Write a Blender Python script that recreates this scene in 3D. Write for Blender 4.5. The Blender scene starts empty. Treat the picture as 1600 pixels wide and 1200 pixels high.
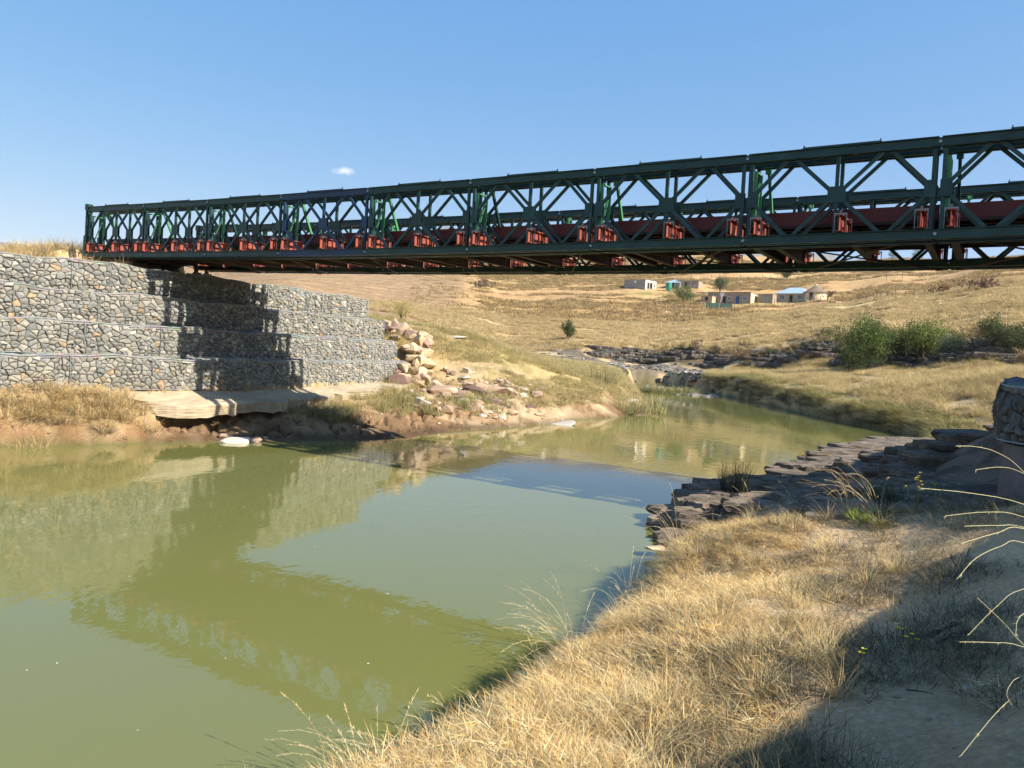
import bpy, bmesh, math, random
import numpy as np
from mathutils import Vector, Matrix, noise as mnoise

rng = np.random.default_rng(7)
R = random.Random(11)
D2R = math.radians
SC = bpy.context.scene
COL = SC.collection

# ------------------------------------------------------------------ camera
F = 1209.8            # focal length in pixels of the 1600 px wide photograph
PITCH, ROLL, EYE = 0.0408, 0.0558, 2.85
cd = bpy.data.cameras.new('camera')
cam = bpy.data.objects.new('camera', cd)
COL.objects.link(cam)
cd.sensor_fit = 'HORIZONTAL'
cd.sensor_width = 36.0
cd.lens = F / 1600 * 36.0
cd.clip_start = 0.05
cd.clip_end = 30000
fwd = Vector((0, math.cos(PITCH), -math.sin(PITCH)))
up0 = Vector((0, math.sin(PITCH), math.cos(PITCH)))
rt = Vector((1, 0, 0)) * math.cos(ROLL) + up0 * math.sin(ROLL)
up = up0 * math.cos(ROLL) - Vector((1, 0, 0)) * math.sin(ROLL)
cam.matrix_world = Matrix(((rt.x, up.x, -fwd.x, 0), (rt.y, up.y, -fwd.y, 0), (rt.z, up.z, -fwd.z, EYE), (0, 0, 0, 1)))
SC.camera = cam

# ------------------------------------------------------------------ sky, sun, exposure
SUN_EL = D2R(35.0)
SUN_AZ = math.atan2(0.8487, -0.5289)      # clockwise from +Y
w = bpy.data.worlds.new('World')
SC.world = w
w.use_nodes = True
nt = w.node_tree
nt.nodes.clear()
wo = nt.nodes.new('ShaderNodeOutputWorld')
bg = nt.nodes.new('ShaderNodeBackground')
sky = nt.nodes.new('ShaderNodeTexSky')
sky.sky_type = 'NISHITA'
sky.sun_disc = False
sky.sun_elevation = SUN_EL
sky.sun_rotation = SUN_AZ
sky.altitude = 1500
sky.air_density = 1.0
sky.dust_density = 1.0
sky.ozone_density = 2.2
bg.inputs['Strength'].default_value = 0.10
hs = nt.nodes.new('ShaderNodeHueSaturation')
hs.inputs['Saturation'].default_value = 1.22
nt.links.new(sky.outputs[0], hs.inputs['Color'])
gn = nt.nodes.new('ShaderNodeMix'); gn.data_type = 'RGBA'; gn.blend_type = 'MULTIPLY'; gn.inputs[0].default_value = 1; gn.inputs[7].default_value = (1.0, 1.03, 1.0, 1)
nt.links.new(hs.outputs[0], gn.inputs[6])
# sky colour scaled and lifted per channel to even it out towards the horizon
fl = nt.nodes.new('ShaderNodeVectorMath'); fl.operation = 'MULTIPLY_ADD'; fl.inputs[1].default_value = (.96, .54, .25); fl.inputs[2].default_value = (.16, 1.08, 3.0)
nt.links.new(gn.outputs[2], fl.inputs[0])
# one small fair-weather cloud, a soft patch in the sky's own direction
CLD = (fwd + rt * ((538 - 800) / F) + up * ((600 - 267) / F)).normalized()
tcw = nt.nodes.new('ShaderNodeTexCoord')
vsub = nt.nodes.new('ShaderNodeVectorMath'); vsub.operation = 'SUBTRACT'; vsub.inputs[1].default_value = CLD
nt.links.new(tcw.outputs['Generated'], vsub.inputs[0])
vsc = nt.nodes.new('ShaderNodeVectorMath'); vsc.operation = 'MULTIPLY'; vsc.inputs[1].default_value = (62, 62, 150)
nt.links.new(vsub.outputs[0], vsc.inputs[0])
vl = nt.nodes.new('ShaderNodeVectorMath'); vl.operation = 'LENGTH'; nt.links.new(vsc.outputs[0], vl.inputs[0])
cn = nt.nodes.new('ShaderNodeTexNoise'); cn.inputs['Scale'].default_value = 75; cn.inputs['Detail'].default_value = 5
nt.links.new(tcw.outputs['Generated'], cn.inputs['Vector'])
ad = nt.nodes.new('ShaderNodeMath'); ad.operation = 'MULTIPLY_ADD'; ad.inputs[1].default_value = 1.8; nt.links.new(cn.outputs[0], ad.inputs[0]); nt.links.new(vl.outputs['Value'], ad.inputs[2])
cmr = nt.nodes.new('ShaderNodeMapRange'); cmr.inputs[1].default_value = 1.75; cmr.inputs[2].default_value = .95; cmr.inputs[3].default_value = 0; cmr.inputs[4].default_value = .8
nt.links.new(ad.outputs[0], cmr.inputs[0])
cm = nt.nodes.new('ShaderNodeMix'); cm.data_type = 'RGBA'; cm.inputs[7].default_value = (6.2, 6.1, 6.3, 1)
nt.links.new(cmr.outputs[0], cm.inputs[0]); nt.links.new(fl.outputs[0], cm.inputs[6])
nt.links.new(cm.outputs[2], bg.inputs['Color'])
nt.links.new(bg.outputs[0], wo.inputs['Surface'])
sl = bpy.data.lights.new('sun', 'SUN')
sl.energy = 5.0
sl.angle = D2R(0.55)
sl.color = (1.0, 0.92, 0.78)
sun = bpy.data.objects.new('sun', sl)
COL.objects.link(sun)
SUNV = Vector((math.sin(SUN_AZ) * math.cos(SUN_EL), math.cos(SUN_AZ) * math.cos(SUN_EL), math.sin(SUN_EL)))
sun.rotation_euler = SUNV.to_track_quat('Z', 'Y').to_euler()
SC.view_settings.view_transform = 'Standard'
SC.view_settings.look = 'None'
SC.view_settings.exposure = 1.05
SC.view_settings.gamma = 1.0
SC.view_settings.use_curve_mapping = False

# ------------------------------------------------------------------ helpers
def link(o, parent=None):
    COL.objects.link(o)
    if parent is not None:
        o.parent = parent
    return o

def tag(o, label=None, cat=None, group=None, kind=None):
    if label: o['label'] = label
    if cat: o['category'] = cat
    if group: o['group'] = group
    if kind: o['kind'] = kind
    return o

def empty(name, loc=(0, 0, 0), rz=0.0):
    o = bpy.data.objects.new(name, None)
    o.empty_display_size = 0.2
    o.location = loc
    o.rotation_euler = (0, 0, rz)
    return link(o)

def mesh_from(name, verts, faces, mat=None, cols=None, smooth=False):
    me = bpy.data.meshes.new(name)
    me.from_pydata([tuple(map(float, v)) for v in verts], [], faces)
    if cols is not None:
        a = me.color_attributes.new('col', 'FLOAT_COLOR', 'POINT')
        c = np.ones((len(verts), 4), np.float32)
        c[:, :3] = np.asarray(cols, np.float32)
        a.data.foreach_set('color', c.ravel())
    if mat: me.materials.append(mat)
    if smooth: me.polygons.foreach_set('use_smooth', [True] * len(me.polygons))
    me.update()
    return me

def mobj(name, me, parent=None, loc=None):
    o = bpy.data.objects.new(name, me)
    if loc is not None: o.location = loc
    return link(o, parent)

class MB:
    """collects boxes, bars and tubes into one mesh"""
    def __init__(s):
        s.v, s.f, s.c = [], [], []
        s.col = (1, 1, 1)
    def add(s, vs, fs):
        b = len(s.v)
        s.v += [tuple(v) for v in vs]
        s.f += [tuple(b + i for i in f) for f in fs]
        s.c += [s.col] * len(vs)
    def box(s, x0, x1, y0, y1, z0, z1):
        s.add([(x0, y0, z0), (x1, y0, z0), (x1, y1, z0), (x0, y1, z0), (x0, y0, z1), (x1, y0, z1), (x1, y1, z1), (x0, y1, z1)],
              [(0, 3, 2, 1), (4, 5, 6, 7), (0, 1, 5, 4), (1, 2, 6, 5), (2, 3, 7, 6), (3, 0, 4, 7)])
    def bar(s, a, b, w, h, upv=(0, 0, 1)):
        a, b = Vector(a), Vector(b)
        d = (b - a).normalized()
        u = Vector(upv)
        if abs(d.dot(u)) > 0.98: u = Vector((0, 1, 0))
        r = d.cross(u).normalized()
        u = r.cross(d).normalized()
        vs = []
        for p in (a, b):
            for i, j in ((-1, -1), (1, -1), (1, 1), (-1, 1)):
                vs.append(p + r * (i * w / 2) + u * (j * h / 2))
        s.add(vs, [(3, 2, 1, 0), (4, 5, 6, 7), (0, 1, 5, 4), (1, 2, 6, 5), (2, 3, 7, 6), (3, 0, 4, 7)])
    def tube(s, pts, r, n=6, r2=None):
        rings = []
        pts = [Vector(p) for p in pts]
        for i, p in enumerate(pts):
            d = (pts[min(i + 1, len(pts) - 1)] - pts[max(i - 1, 0)]).normalized()
            u = Vector((0, 0, 1)) if abs(d.z) < 0.9 else Vector((1, 0, 0))
            a = d.cross(u).normalized(); b = d.cross(a)
            rr = r if r2 is None else r + (r2 - r) * i / max(1, len(pts) - 1)
            rings.append([p + (a * math.cos(2 * math.pi * k / n) + b * math.sin(2 * math.pi * k / n)) * rr for k in range(n)])
        vs = [v for ring in rings for v in ring]
        fs = []
        for i in range(len(rings) - 1):
            for k in range(n):
                fs.append((i * n + k, i * n + (k + 1) % n, (i + 1) * n + (k + 1) % n, (i + 1) * n + k))
        fs.append(tuple(range(n - 1, -1, -1)))
        fs.append(tuple((len(rings) - 1) * n + k for k in range(n)))
        s.add(vs, fs)
    def me(s, name, mat, cols=False, smooth=False):
        return mesh_from(name, s.v, s.f, mat, s.c if cols else None, smooth)
    def build(s, name, mat, parent=None, cols=False, smooth=False, loc=None):
        return mobj(name, s.me(name, mat, cols, smooth), parent, loc)

def bevel(o, wd=0.01, seg=1):
    m = o.modifiers.new('bevel', 'BEVEL'); m.width = wd; m.segments = seg; m.limit_method = 'ANGLE'
    return o

# ------------------------------------------------------------------ materials
def new_mat(name):
    m = bpy.data.materials.new(name)
    m.use_nodes = True
    t = m.node_tree
    return m, t, t.nodes['Principled BSDF']

def mat_noise(name, c1, c2, scale=5.0, rough=0.8, bump=0.0, bscale=None, attr=False, detail=5, metallic=0.0, c3=None, dist=0.02,
              obj_rand=0.0, spec=0.3, coord='Object'):
    """base colour from two (or three) colours by noise, times the stored vertex colour when attr"""
    m, t, b = new_mat(name)
    N, L = t.nodes, t.links
    tc = N.new('ShaderNodeTexCoord')
    n1 = N.new('ShaderNodeTexNoise'); n1.inputs['Scale'].default_value = scale; n1.inputs['Detail'].default_value = detail
    n1.inputs['Roughness'].default_value = 0.62
    L.new(tc.outputs[coord], n1.inputs['Vector'])
    cr = N.new('ShaderNodeValToRGB')
    cr.color_ramp.elements[0].position = 0.32; cr.color_ramp.elements[0].color = (*c1, 1)
    cr.color_ramp.elements[1].position = 0.68; cr.color_ramp.elements[1].color = (*c2, 1)
    if c3:
        e = cr.color_ramp.elements.new(0.745); e.color = (*c3, 1)
    L.new(n1.outputs[0], cr.inputs[0])
    out = cr.outputs[0]
    if attr:
        a = N.new('ShaderNodeAttribute'); a.attribute_name = 'col'
        mx = N.new('ShaderNodeMix'); mx.data_type = 'RGBA'; mx.blend_type = 'MULTIPLY'; mx.inputs[0].default_value = 1.0
        L.new(out, mx.inputs[6]); L.new(a.outputs['Color'], mx.inputs[7])
        out = mx.outputs[2]
    if obj_rand > 0:
        oi = N.new('ShaderNodeObjectInfo')
        mr = N.new('ShaderNodeMapRange'); mr.inputs[3].default_value = 1 - obj_rand; mr.inputs[4].default_value = 1 + obj_rand
        L.new(oi.outputs['Random'], mr.inputs[0])
        mx = N.new('ShaderNodeMix'); mx.data_type = 'RGBA'; mx.blend_type = 'MULTIPLY'; mx.inputs[0].default_value = 1.0
        L.new(out, mx.inputs[6]); L.new(mr.outputs[0], mx.inputs[7])
        out = mx.outputs[2]
    L.new(out, b.inputs['Base Color'])
    b.inputs['Roughness'].default_value = rough
    b.inputs['Metallic'].default_value = metallic
    b.inputs['Specular IOR Level'].default_value = spec
    if bump > 0:
        n2 = N.new('ShaderNodeTexNoise'); n2.inputs['Scale'].default_value = bscale or scale * 3; n2.inputs['Detail'].default_value = 6
        L.new(tc.outputs[coord], n2.inputs['Vector'])
        bp = N.new('ShaderNodeBump'); bp.inputs['Strength'].default_value = bump; bp.inputs['Distance'].default_value = dist
        L.new(n2.outputs[0], bp.inputs['Height']); L.new(bp.outputs[0], b.inputs['Normal'])
    return m

M = {}
M['green'] = mat_noise('green_paint', (.005, .030, .028), (.012, .058, .050), 2.6, 0.42, c3=(.030, .050, .036), spec=.4, obj_rand=.18)
M['blue'] = mat_noise('bluish_green_paint', (.007, .032, .075), (.012, .048, .11), 1.5, 0.42, c3=(.02, .07, .06), spec=.4)
M['light_green'] = mat_noise('light_green_paint', (.05, .19, .09), (.08, .26, .12), 3, 0.5, c3=(.16, .14, .05))
M['red'] = mat_noise('red_oxide_paint', (.235, .056, .040), (.32, .084, .056), 5, 0.65, c3=(.20, .085, .06), spec=.3)
M['maroon'] = mat_noise('maroon_paint', (.115, .027, .025), (.15, .038, .032), 2, 0.6, c3=(.12, .035, .03))
M['deck'] = mat_noise('dark_deck_steel', (.045, .022, .018), (.07, .035, .026), 3, 0.7)
M['galv'] = mat_noise('galvanised_steel', (.17, .18, .19), (.27, .28, .29), 8, 0.45, metallic=.5)
M['pin'] = mat_noise('pin_steel', (.30, .31, .31), (.42, .43, .43), 8, 0.4, metallic=.4)
M['brown_steel'] = mat_noise('brown_underside_steel', (.10, .055, .035), (.15, .085, .055), 3, 0.7)

# ------------------------------------------------------------------ numpy noise
def vnoise(x, y, seed=0):
    xi = np.floor(x).astype(np.int64); yi = np.floor(y).astype(np.int64)
    xf = x - xi; yf = y - yi
    def h(a, b):
        n = (a * 374761393 + b * 668265263 + seed * 974634777) & 0xffffffff
        n = ((n ^ (n >> 13)) * 1274126177) & 0xffffffff
        return ((n ^ (n >> 16)) & 0xffff) / 65535.0
    u = xf * xf * (3 - 2 * xf); v = yf * yf * (3 - 2 * yf)
    return (h(xi, yi) * (1 - u) + h(xi + 1, yi) * u) * (1 - v) + (h(xi, yi + 1) * (1 - u) + h(xi + 1, yi + 1) * u) * v

def fbm(x, y, oct=4, seed=0):
    s = 0; a = .5; t = 0
    for i in range(oct):
        s = s + a * vnoise(x * 2 ** i + 17.3 * i, y * 2 ** i + 5.1 * i, seed + i); t += a; a *= .5
    return s / t

def sstep(a, b, x):
    t = np.clip((x - a) / (b - a), 0, 1)
    return t * t * (3 - 2 * t)

# ------------------------------------------------------------------ the lie of the land
RIVER = [(-60, -14), (-30, 8.5), (-22, 12), (-16, 15.6), (-11.9, 18.0), (-10.7, 18.7), (-9.7, 19.6), (-8.4, 20.5), (-7.8, 20.9), (-6.7, 21.3), (-5.4, 22.0), (-4.4, 22.6),
         (-3.1, 24.2), (-2.1, 26.5), (0.1, 29.3), (1.7, 31.9), (2.9, 34.5), (5.0, 37.3), (6.9, 41.4), (8.4, 47.0), (9.2, 56), (10.8, 68), (12.4, 80), (14, 88),
         (17.5, 88), (19.5, 80), (19.3, 70), (19.3, 61.4), (18.4, 48.1), (18.4, 40.9), (18.7, 37.9), (18.4, 34.9), (17.6, 31.8), (15.6, 29.0), (12.6, 26.0), (10.8, 24.3), (8.7, 20.9),
         (6.8, 18.2), (5.6, 16.8), (4.4, 15.3), (3.4, 13.8), (2.95, 12.3), (2.55, 11.1), (1.75, 9.6), (1.35, 8.2), (1.0, 7.2), (0.55, 6.4), (0.12, 5.6), (-0.18, 5.05), (-0.55, 4.5), (-0.95, 3.9),
         (-1.35, 3.35), (-2.0, 2.2), (-2.6, .5), (-4, -2), (-6, -7), (-12, -18), (-40, -45)]
RV = np.array(RIVER, float)

def river_sd(x, y):
    """signed distance to the shoreline, negative on the water"""
    best = np.full(x.shape, 1e18); ins = np.zeros(x.shape, bool)
    n = len(RV)
    for i in range(n):
        ax, ay = RV[i]; bx, by = RV[(i + 1) % n]
        dx, dy = bx - ax, by - ay
        t = np.clip(((x - ax) * dx + (y - ay) * dy) / (dx * dx + dy * dy), 0, 1)
        best = np.minimum(best, (x - ax - t * dx) ** 2 + (y - ay - t * dy) ** 2)
        c = ((ay > y) != (by > y)) & (x < (bx - ax) * (y - ay) / (by - ay + 1e-12) + ax)
        ins ^= c
    d = np.sqrt(best)
    return np.where(ins, -d, d)

def poly_sd(P, x, y):
    P = np.array(P, float); best = np.full(x.shape, 1e18); ins = np.zeros(x.shape, bool)
    for i in range(len(P)):
        ax, ay = P[i]; bx, by = P[(i + 1) % len(P)]
        dx, dy = bx - ax, by - ay
        t = np.clip(((x - ax) * dx + (y - ay) * dy) / (dx * dx + dy * dy + 1e-12), 0, 1)
        best = np.minimum(best, (x - ax - t * dx) ** 2 + (y - ay - t * dy) ** 2)
        ins ^= ((ay > y) != (by > y)) & (x < (bx - ax) * (y - ay) / (by - ay + 1e-12) + ax)
    d = np.sqrt(best)
    return np.where(ins, -d, d)

# far slopes: for each bearing a profile of (distance, height)
FAR = {
    -700: [(30, 4.6), (60, 4.8), (150, 6), (400, 14), (1000, 40), (2500, 60)],
    0: [(30, 4.6), (60, 4.8), (150, 7), (400, 22), (1000, 50), (2500, 70)],
    300: [(45, 4.4), (80, 5.4), (200, 14), (350, 28), (600, 60), (700, 62), (2500, 40)],
    450: [(45, 4.4), (80, 6.6), (200, 16.5), (350, 36), (600, 70), (700, 72), (2500, 50)],
    600: [(45, 4.0), (60, 4.3), (80, 5.6), (130, 8.8), (200, 15), (300, 30), (400, 47), (600, 76), (800, 84), (2500, 60)],
    700: [(50, 3.6), (70, 3.6), (100, 5.0), (130, 8.0), (190, 13.5), (300, 30), (400, 45), (560, 72), (760, 80), (2500, 60)],
    800: [(55, 2.6), (70, 2.3), (95, 2.6), (110, 3.4), (140, 6.6), (190, 12.4), (280, 26), (350, 38), (500, 65), (700, 75), (2500, 60)],
    900: [(60, 2.3), (80, 2.1), (98, 2.2), (104, 2.7), (112, 4.6), (140, 7.2), (190, 13), (280, 27.5), (350, 40), (500, 66), (700, 75), (2500, 60)],
    1000: [(60, 1.6), (88, 1.7), (101, 2.0), (106, 2.6), (110, 4.2), (150, 8.2), (180, 12.2), (220, 18.3), (260, 26.4), (340, 40), (520, 74), (700, 80), (2500, 60)],
    1100: [(60, 1.1), (80, 1.6), (95, 2.0), (98, 2.6), (102, 4.8), (150, 9.5), (180, 13.2), (220, 20.3), (240, 23.8), (300, 35), (520, 76), (700, 82), (2500, 60)],
    1200: [(55, 1.2), (70, 2.3), (86, 2.2), (89, 2.7), (94, 5.2), (130, 9.6), (180, 15.4), (220, 21.4), (235, 23.2), (300, 36), (350, 45), (480, 70), (650, 78), (2500, 50)],
    1300: [(50, 1.3), (60, 2.4), (75, 2.8), (78, 3.4), (84, 6.2), (120, 10.4), (180, 18.2), (220, 23.3), (300, 38), (450, 66), (650, 75), (2500, 50)],
    1400: [(42, 1.4), (50, 2.3), (64, 3.1), (66, 3.5), (73, 6.4), (100, 9.8), (160, 18.2), (220, 27), (300, 41), (420, 65), (600, 72), (2500, 50)],
    1600: [(36, 2.5), (42, 3.3), (54, 3.6), (56, 4.0), (63, 6.8), (85, 10.4), (130, 18.2), (200, 30), (350, 58), (500, 66), (2500, 50)],
    2300: [(36, 3.5), (42, 4.0), (54, 5.0), (63, 8), (85, 11.5), (130, 19), (200, 30), (350, 58), (500, 66), (2500, 50)],
}
FPX = sorted(FAR)
LD = np.linspace(math.log(25), math.log(3000), 260)
FT = np.array([np.interp(LD, [math.log(a) for a, b in FAR[k]], [b for a, b in FAR[k]]) for k in FPX])

def far_z(x, y):
    az = np.clip(np.arctan2(x, y), -D2R(52), D2R(52))
    r = np.hypot(x, y)
    d = np.where(np.abs(np.arctan2(x, y)) < D2R(52), np.maximum(y, 1), r * 0.62)
    px = 800 + 1210 * np.tan(az)
    ld = np.clip(np.log(np.maximum(d, 25)), LD[0], LD[-1] - 1e-6)
    j = (ld - LD[0]) / (LD[1] - LD[0]); j0 = np.minimum(j.astype(int), len(LD) - 2); jf = j - j0
    k = np.interp(px, FPX, np.arange(len(FPX))); k0 = np.minimum(k.astype(int), len(FPX) - 2); kf = k - k0
    kf = kf * kf * (3 - 2 * kf)
    return (FT[k0, j0] * (1 - jf) + FT[k0, j0 + 1] * jf) * (1 - kf) + (FT[k0 + 1, j0] * (1 - jf) + FT[k0 + 1, j0 + 1] * jf) * kf

CTRL = [  # near ground (x, y, z)
    (-24, 13, 1.4), (-17, 16.5, 1.35), (-14, 18.2, 1.3), (-12.6, 18.6, 1.36), (-11.5, 19.4, 1.34), (-10.6, 20.2, 1.3), (-11, 20.4, 1.05), (-10, 21.3, .95), (-9.5, 21.3, .45), (-9.0, 21.8, .5), (-8.4, 22.6, .45), (-7.6, 23.6, .5),
    (-9, 23.4, 1.15), (-8.2, 25, 1.0), (-7.4, 27, 1.0), (-6.5, 29.2, 1.02), (-5.6, 31.6, 1.1), (-6.2, 25, .62), (-5.0, 25.5, .5), (-5.3, 28, .72), (-4.6, 30.5, .95), (-3.4, 29, .65), (-4.0, 33.9, 1.5), (-3.2, 31.5, 1.15), (-1.8, 31.5, .9),
    (-5.2, 35.5, 3.3), (-3.6, 36, 2.7), (-2.6, 34, 1.6), (-2, 37, 2.4), (0, 34.5, 1.25), (0, 38, 2.0), (2.5, 38, 1.1), (2, 42, 2.1), (5, 42, 1.2), (4.1, 50, 2.3), (6.8, 48, 1.2), (0, 45, 2.9),
    (-2.2, 42, 3.7), (-5.3, 40, 3.8), (-7, 37, 3.6), (-9, 45, 4.5), (-14, 45, 4.6), (-2, 52, 3.4), (3, 60, 2.5), (8, 58, 1.2),
    (-10, 30, 4.5), (-14, 28, 4.6), (-20, 20, 4.6), (-30, 20, 4.6), (-24, 34, 4.7), (-12, 36, 4.6),
    (19.3, 33, .75), (20.5, 31, 1.0), (19.6, 37, .85), (20, 45, 1.0), (21, 55, 1.2), (25, 38, 2.4), (28, 42, 3.3), (23.3, 47, 2.4), (30, 35, 3.4), (22, 29, 1.9),
    (0.5, 3, 1.15), (0.1, 4.2, .8), (1.5, 4, 1.15), (2, 6, 1.05), (1.9, 7.6, .6), (3, 9, .95), (4, 7.8, 1.15), (3.1, 11.6, .4), (4.2, 13.2, .55), (6, 15.4, .48), (5.2, 12, .8), (8, 18.6, .42),
    (10, 21.5, .38), (12.4, 24, .32), (14.5, 26, .34), (16.3, 28, .4), (7, 12.3, 1.15), (9.5, 17, .85), (12.5, 20.5, .8), (16, 24, .8), (18, 29.3, .6), (6, 11, 1.35), (5.2, 9.0, 1.40), (5.1, 8.0, 1.5), (5.9, 9.0, 1.45), (5.7, 9.7, 1.35), (6.3, 10.6, 1.3), (7.3, 12.1, 1.2), (6.1, 8.2, 1.6), (7.0, 9.4, 1.6), (7.6, 10.4, 1.6), (6.8, 8.4, 1.9), (3.3, 5.2, 1.3),
    (2.4, 3.6, 1.35), (1.8, 2.2, 1.4), (4.2, 6.3, 1.45), (4.8, 6.3, 1.9), (3.9, 4.6, 1.95), (3.0, 2.9, 2.0), (2.5, 1.6, 2.0), (3.5, 1.6, 3.35), (4.7, 3.2, 3.3), (5.8, 4.9, 3.2), (6.5, 5.9, 3.0), (8.4, 7.2, 5.0), (7.9, 8.2, 4.4), (10, 6, 4.9), (9, 4.6, 4.5), (11, 9, 4.9), (9.6, 9.3, 4.2),
    (6.6, 7.4, 2.9), (3.3, 0.2, 3.35), (3.2, -2, 2.9), (7.5, 9, 3.3), (9, 11, 3.6), (12, 13, 4.3), (8, 2, 3.8), (15, 7, 4.8), (15, 16, 4.4), (5, -3, 3.6), (1.2, -2, 1.8), (-1, 1, 1.2),
    (-1, -4, 1.6), (20, 22, 3.6), (24, 28, 2.6), (25, 5, 5.2), (10, -10, 4.2), (-3, -12, 2), (18, 14, 4.6),
]
CA = np.array(CTRL, float)
def _rbf_fit():
    d = np.hypot(CA[:, None, 0] - CA[None, :, 0], CA[:, None, 1] - CA[None, :, 1])
    n = len(CA)
    A = np.zeros((n + 3, n + 3)); A[:n, :n] = -d - np.eye(n) * -0.02; A[:n, n] = 1; A[:n, n + 1:] = CA[:, :2]; A[n, :n] = 1; A[n + 1:, :n] = CA[:, :2].T
    b = np.zeros(n + 3); b[:n] = CA[:, 2]
    return np.linalg.solve(A, b)
RW = _rbf_fit()
def near_z(x, y):
    out = RW[-3] + RW[-2] * x + RW[-1] * y
    for (cx, cy, _), wgt in zip(CA, RW[:-3]):
        out = out - wgt * np.hypot(x - cx, y - cy)
    return out

# front line of the lowest gabion course of the left abutment, and of the right one
WALL = [(-19.5, 12.4), (-15.6, 15.9), (-12.45, 18.7), (-10.45, 20.5), (-9.05, 22.2), (-8.1, 24.4), (-6.95, 27.6), (-5.8, 31.0), (-4.95, 33.6), (-4.6, 34.7)]
WALL2 = [(14, 20.5), (11.2, 16.8), (9.0, 13.7), (7.4, 11.5), (6.35, 9.95), (5.9, 9.2), (6.0, 8.5), (6.6, 7.8), (7.7, 7.1), (9, 6.5)]

def resample(P, step):
    P = np.array(P, float)
    # Catmull-Rom
    Q = [P[0]]
    for i in range(len(P) - 1):
        p0 = P[max(i - 1, 0)]; p1 = P[i]; p2 = P[i + 1]; p3 = P[min(i + 2, len(P) - 1)]
        for t in np.linspace(0, 1, 13)[1:]:
            Q.append(.5 * ((2 * p1) + (-p0 + p2) * t + (2 * p0 - 5 * p1 + 4 * p2 - p3) * t * t + (-p0 + 3 * p1 - 3 * p2 + p3) * t ** 3))
    Q = np.array(Q)
    L = np.concatenate([[0], np.cumsum(np.hypot(*(np.diff(Q, axis=0).T)))])
    n = max(2, int(L[-1] / step))
    s = np.linspace(0, L[-1], n + 1)
    return np.stack([np.interp(s, L, Q[:, 0]), np.interp(s, L, Q[:, 1])], 1), s

def offset_line(P, off, side=1, step=.25, taper=0.0):
    Q, s = resample(P, step)
    off = off * (1 - taper * sstep(.45, 1.0, s / s[-1]))[:, None] if taper else off
    T = np.gradient(Q, axis=0); T /= np.hypot(T[:, 0], T[:, 1])[:, None]
    Nn = np.stack([-T[:, 1], T[:, 0]], 1) * side
    return Q + Nn * off

W_IN = offset_line(WALL, 3.3, taper=.40)           # fill boundary behind the top course (left of the direction of travel = away from water)
FILL = [tuple(p) for p in W_IN[:-14]] + [(-10.2, 31.4), (-13, 34), (-18, 42), (-60, 60), (-60, 8), (-26, 8)]
W2_IN = offset_line(WALL2, 1.35)

def ground_z(x, y):
    x = np.asarray(x, float); y = np.asarray(y, float)
    sd = river_sd(x, y)
    r = np.hypot(x, y)
    zn = near_z(x, y)
    zf = far_z(x, y)
    k = sstep(44, 60, r)
    z = zn * (1 - k) + zf * k
    # embankment fill behind the left wall
    fs = poly_sd(FILL, x, y)
    fill = 4.62 + .10 * (fbm(x * .5, y * .5, 3, 5) - .5)
    bs = (x + 14.06) * .8487 - (y - 25.4) * .5289; bw = (x + 14.06) * .5289 + (y - 25.4) * .8487
    road = 5.5 - .55 * np.maximum(0, np.abs(bw - 1.9) - 2.1) + .1 * (fbm(x * 1.5, y * 1.5, 3, 6) - .5)
    fill = np.where(bs < -.9, np.maximum(fill, road), fill)
    fill = fill * (1 - sstep(45, 60, r)) + zf * sstep(45, 60, r)
    inside = sstep(0.15, -0.25, fs) * (1 - sstep(45, 60, r))
    nearwall = (x < -4.6) & (r < 60)
    z = np.where(nearwall, z * (1 - inside) + fill * inside, z)
    # keep the strip under the wall itself at bench level
    wall_strip = (poly_sd([tuple(p) for p in offset_line(WALL, -0.1)] + [tuple(p) for p in W_IN[::-1]], x, y) < 0)
    z = np.where(wall_strip, 1.36, z)
    # relief
    a = .10 + .5 * sstep(60, 200, r) + 1.2 * sstep(200, 500, r)
    z = z + a * (fbm(x * .35, y * .35, 3, 1) - .5) * (1 - .3 * k)
    z = z + 1.6 * sstep(70, 160, r) * (fbm(x * .04, y * .04, 3, 8) - .5)
    z = z + .05 * (fbm(x * 2.2, y * 2.2, 3, 2) - .5) * (r < 60)
    z = z + (.16 * (fbm(x * 1.1, y * 1.1, 5, 3) - .5) + .03 * (fbm(x * 6, y * 6, 3, 4) - .5)) * (r < 40)
    lb = (x < y * .23 - .4) & (y > 8) & (y < 38) & (z < 1.7)
    rg_ = 1 - 2 * np.abs(fbm(x * 1.6 + 40, y * 1.6, 4, 44) - .5)
    z = z + lb * (.16 * (fbm(x * 3.0, y * 3.0, 4, 45) - .5) - .22 * sstep(.86, 1.0, rg_))
    # shore profile
    right_far = (x > 12) & (y > 28)
    wd = np.where(right_far, .55, np.where((x > y * .12 - 2.3) & (y < 30), .6, 1.7))
    wd = np.where((x > 1.5) & (y > 11) & (y < 30) & (x > 2), .7, wd)
    wd = np.where((x < -9.5) & (y < 22), .8, wd)
    t = np.clip(sd / wd, 0, 1)
    lift = np.sqrt(t) * .55 + t * .45
    jag = .35 * (fbm(x * .9, y * .9, 3, 12) - .5)
    z_out = np.maximum(z, .06) * np.clip(lift + jag * t * (1 - t), 0, 1)
    z = np.where(sd > 0, np.where(sd < wd, z_out, z), np.maximum(-1.4, sd * .55 - .02))
    # small clefts under the grass of the right far bank stay as geometry only
    return z

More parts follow.
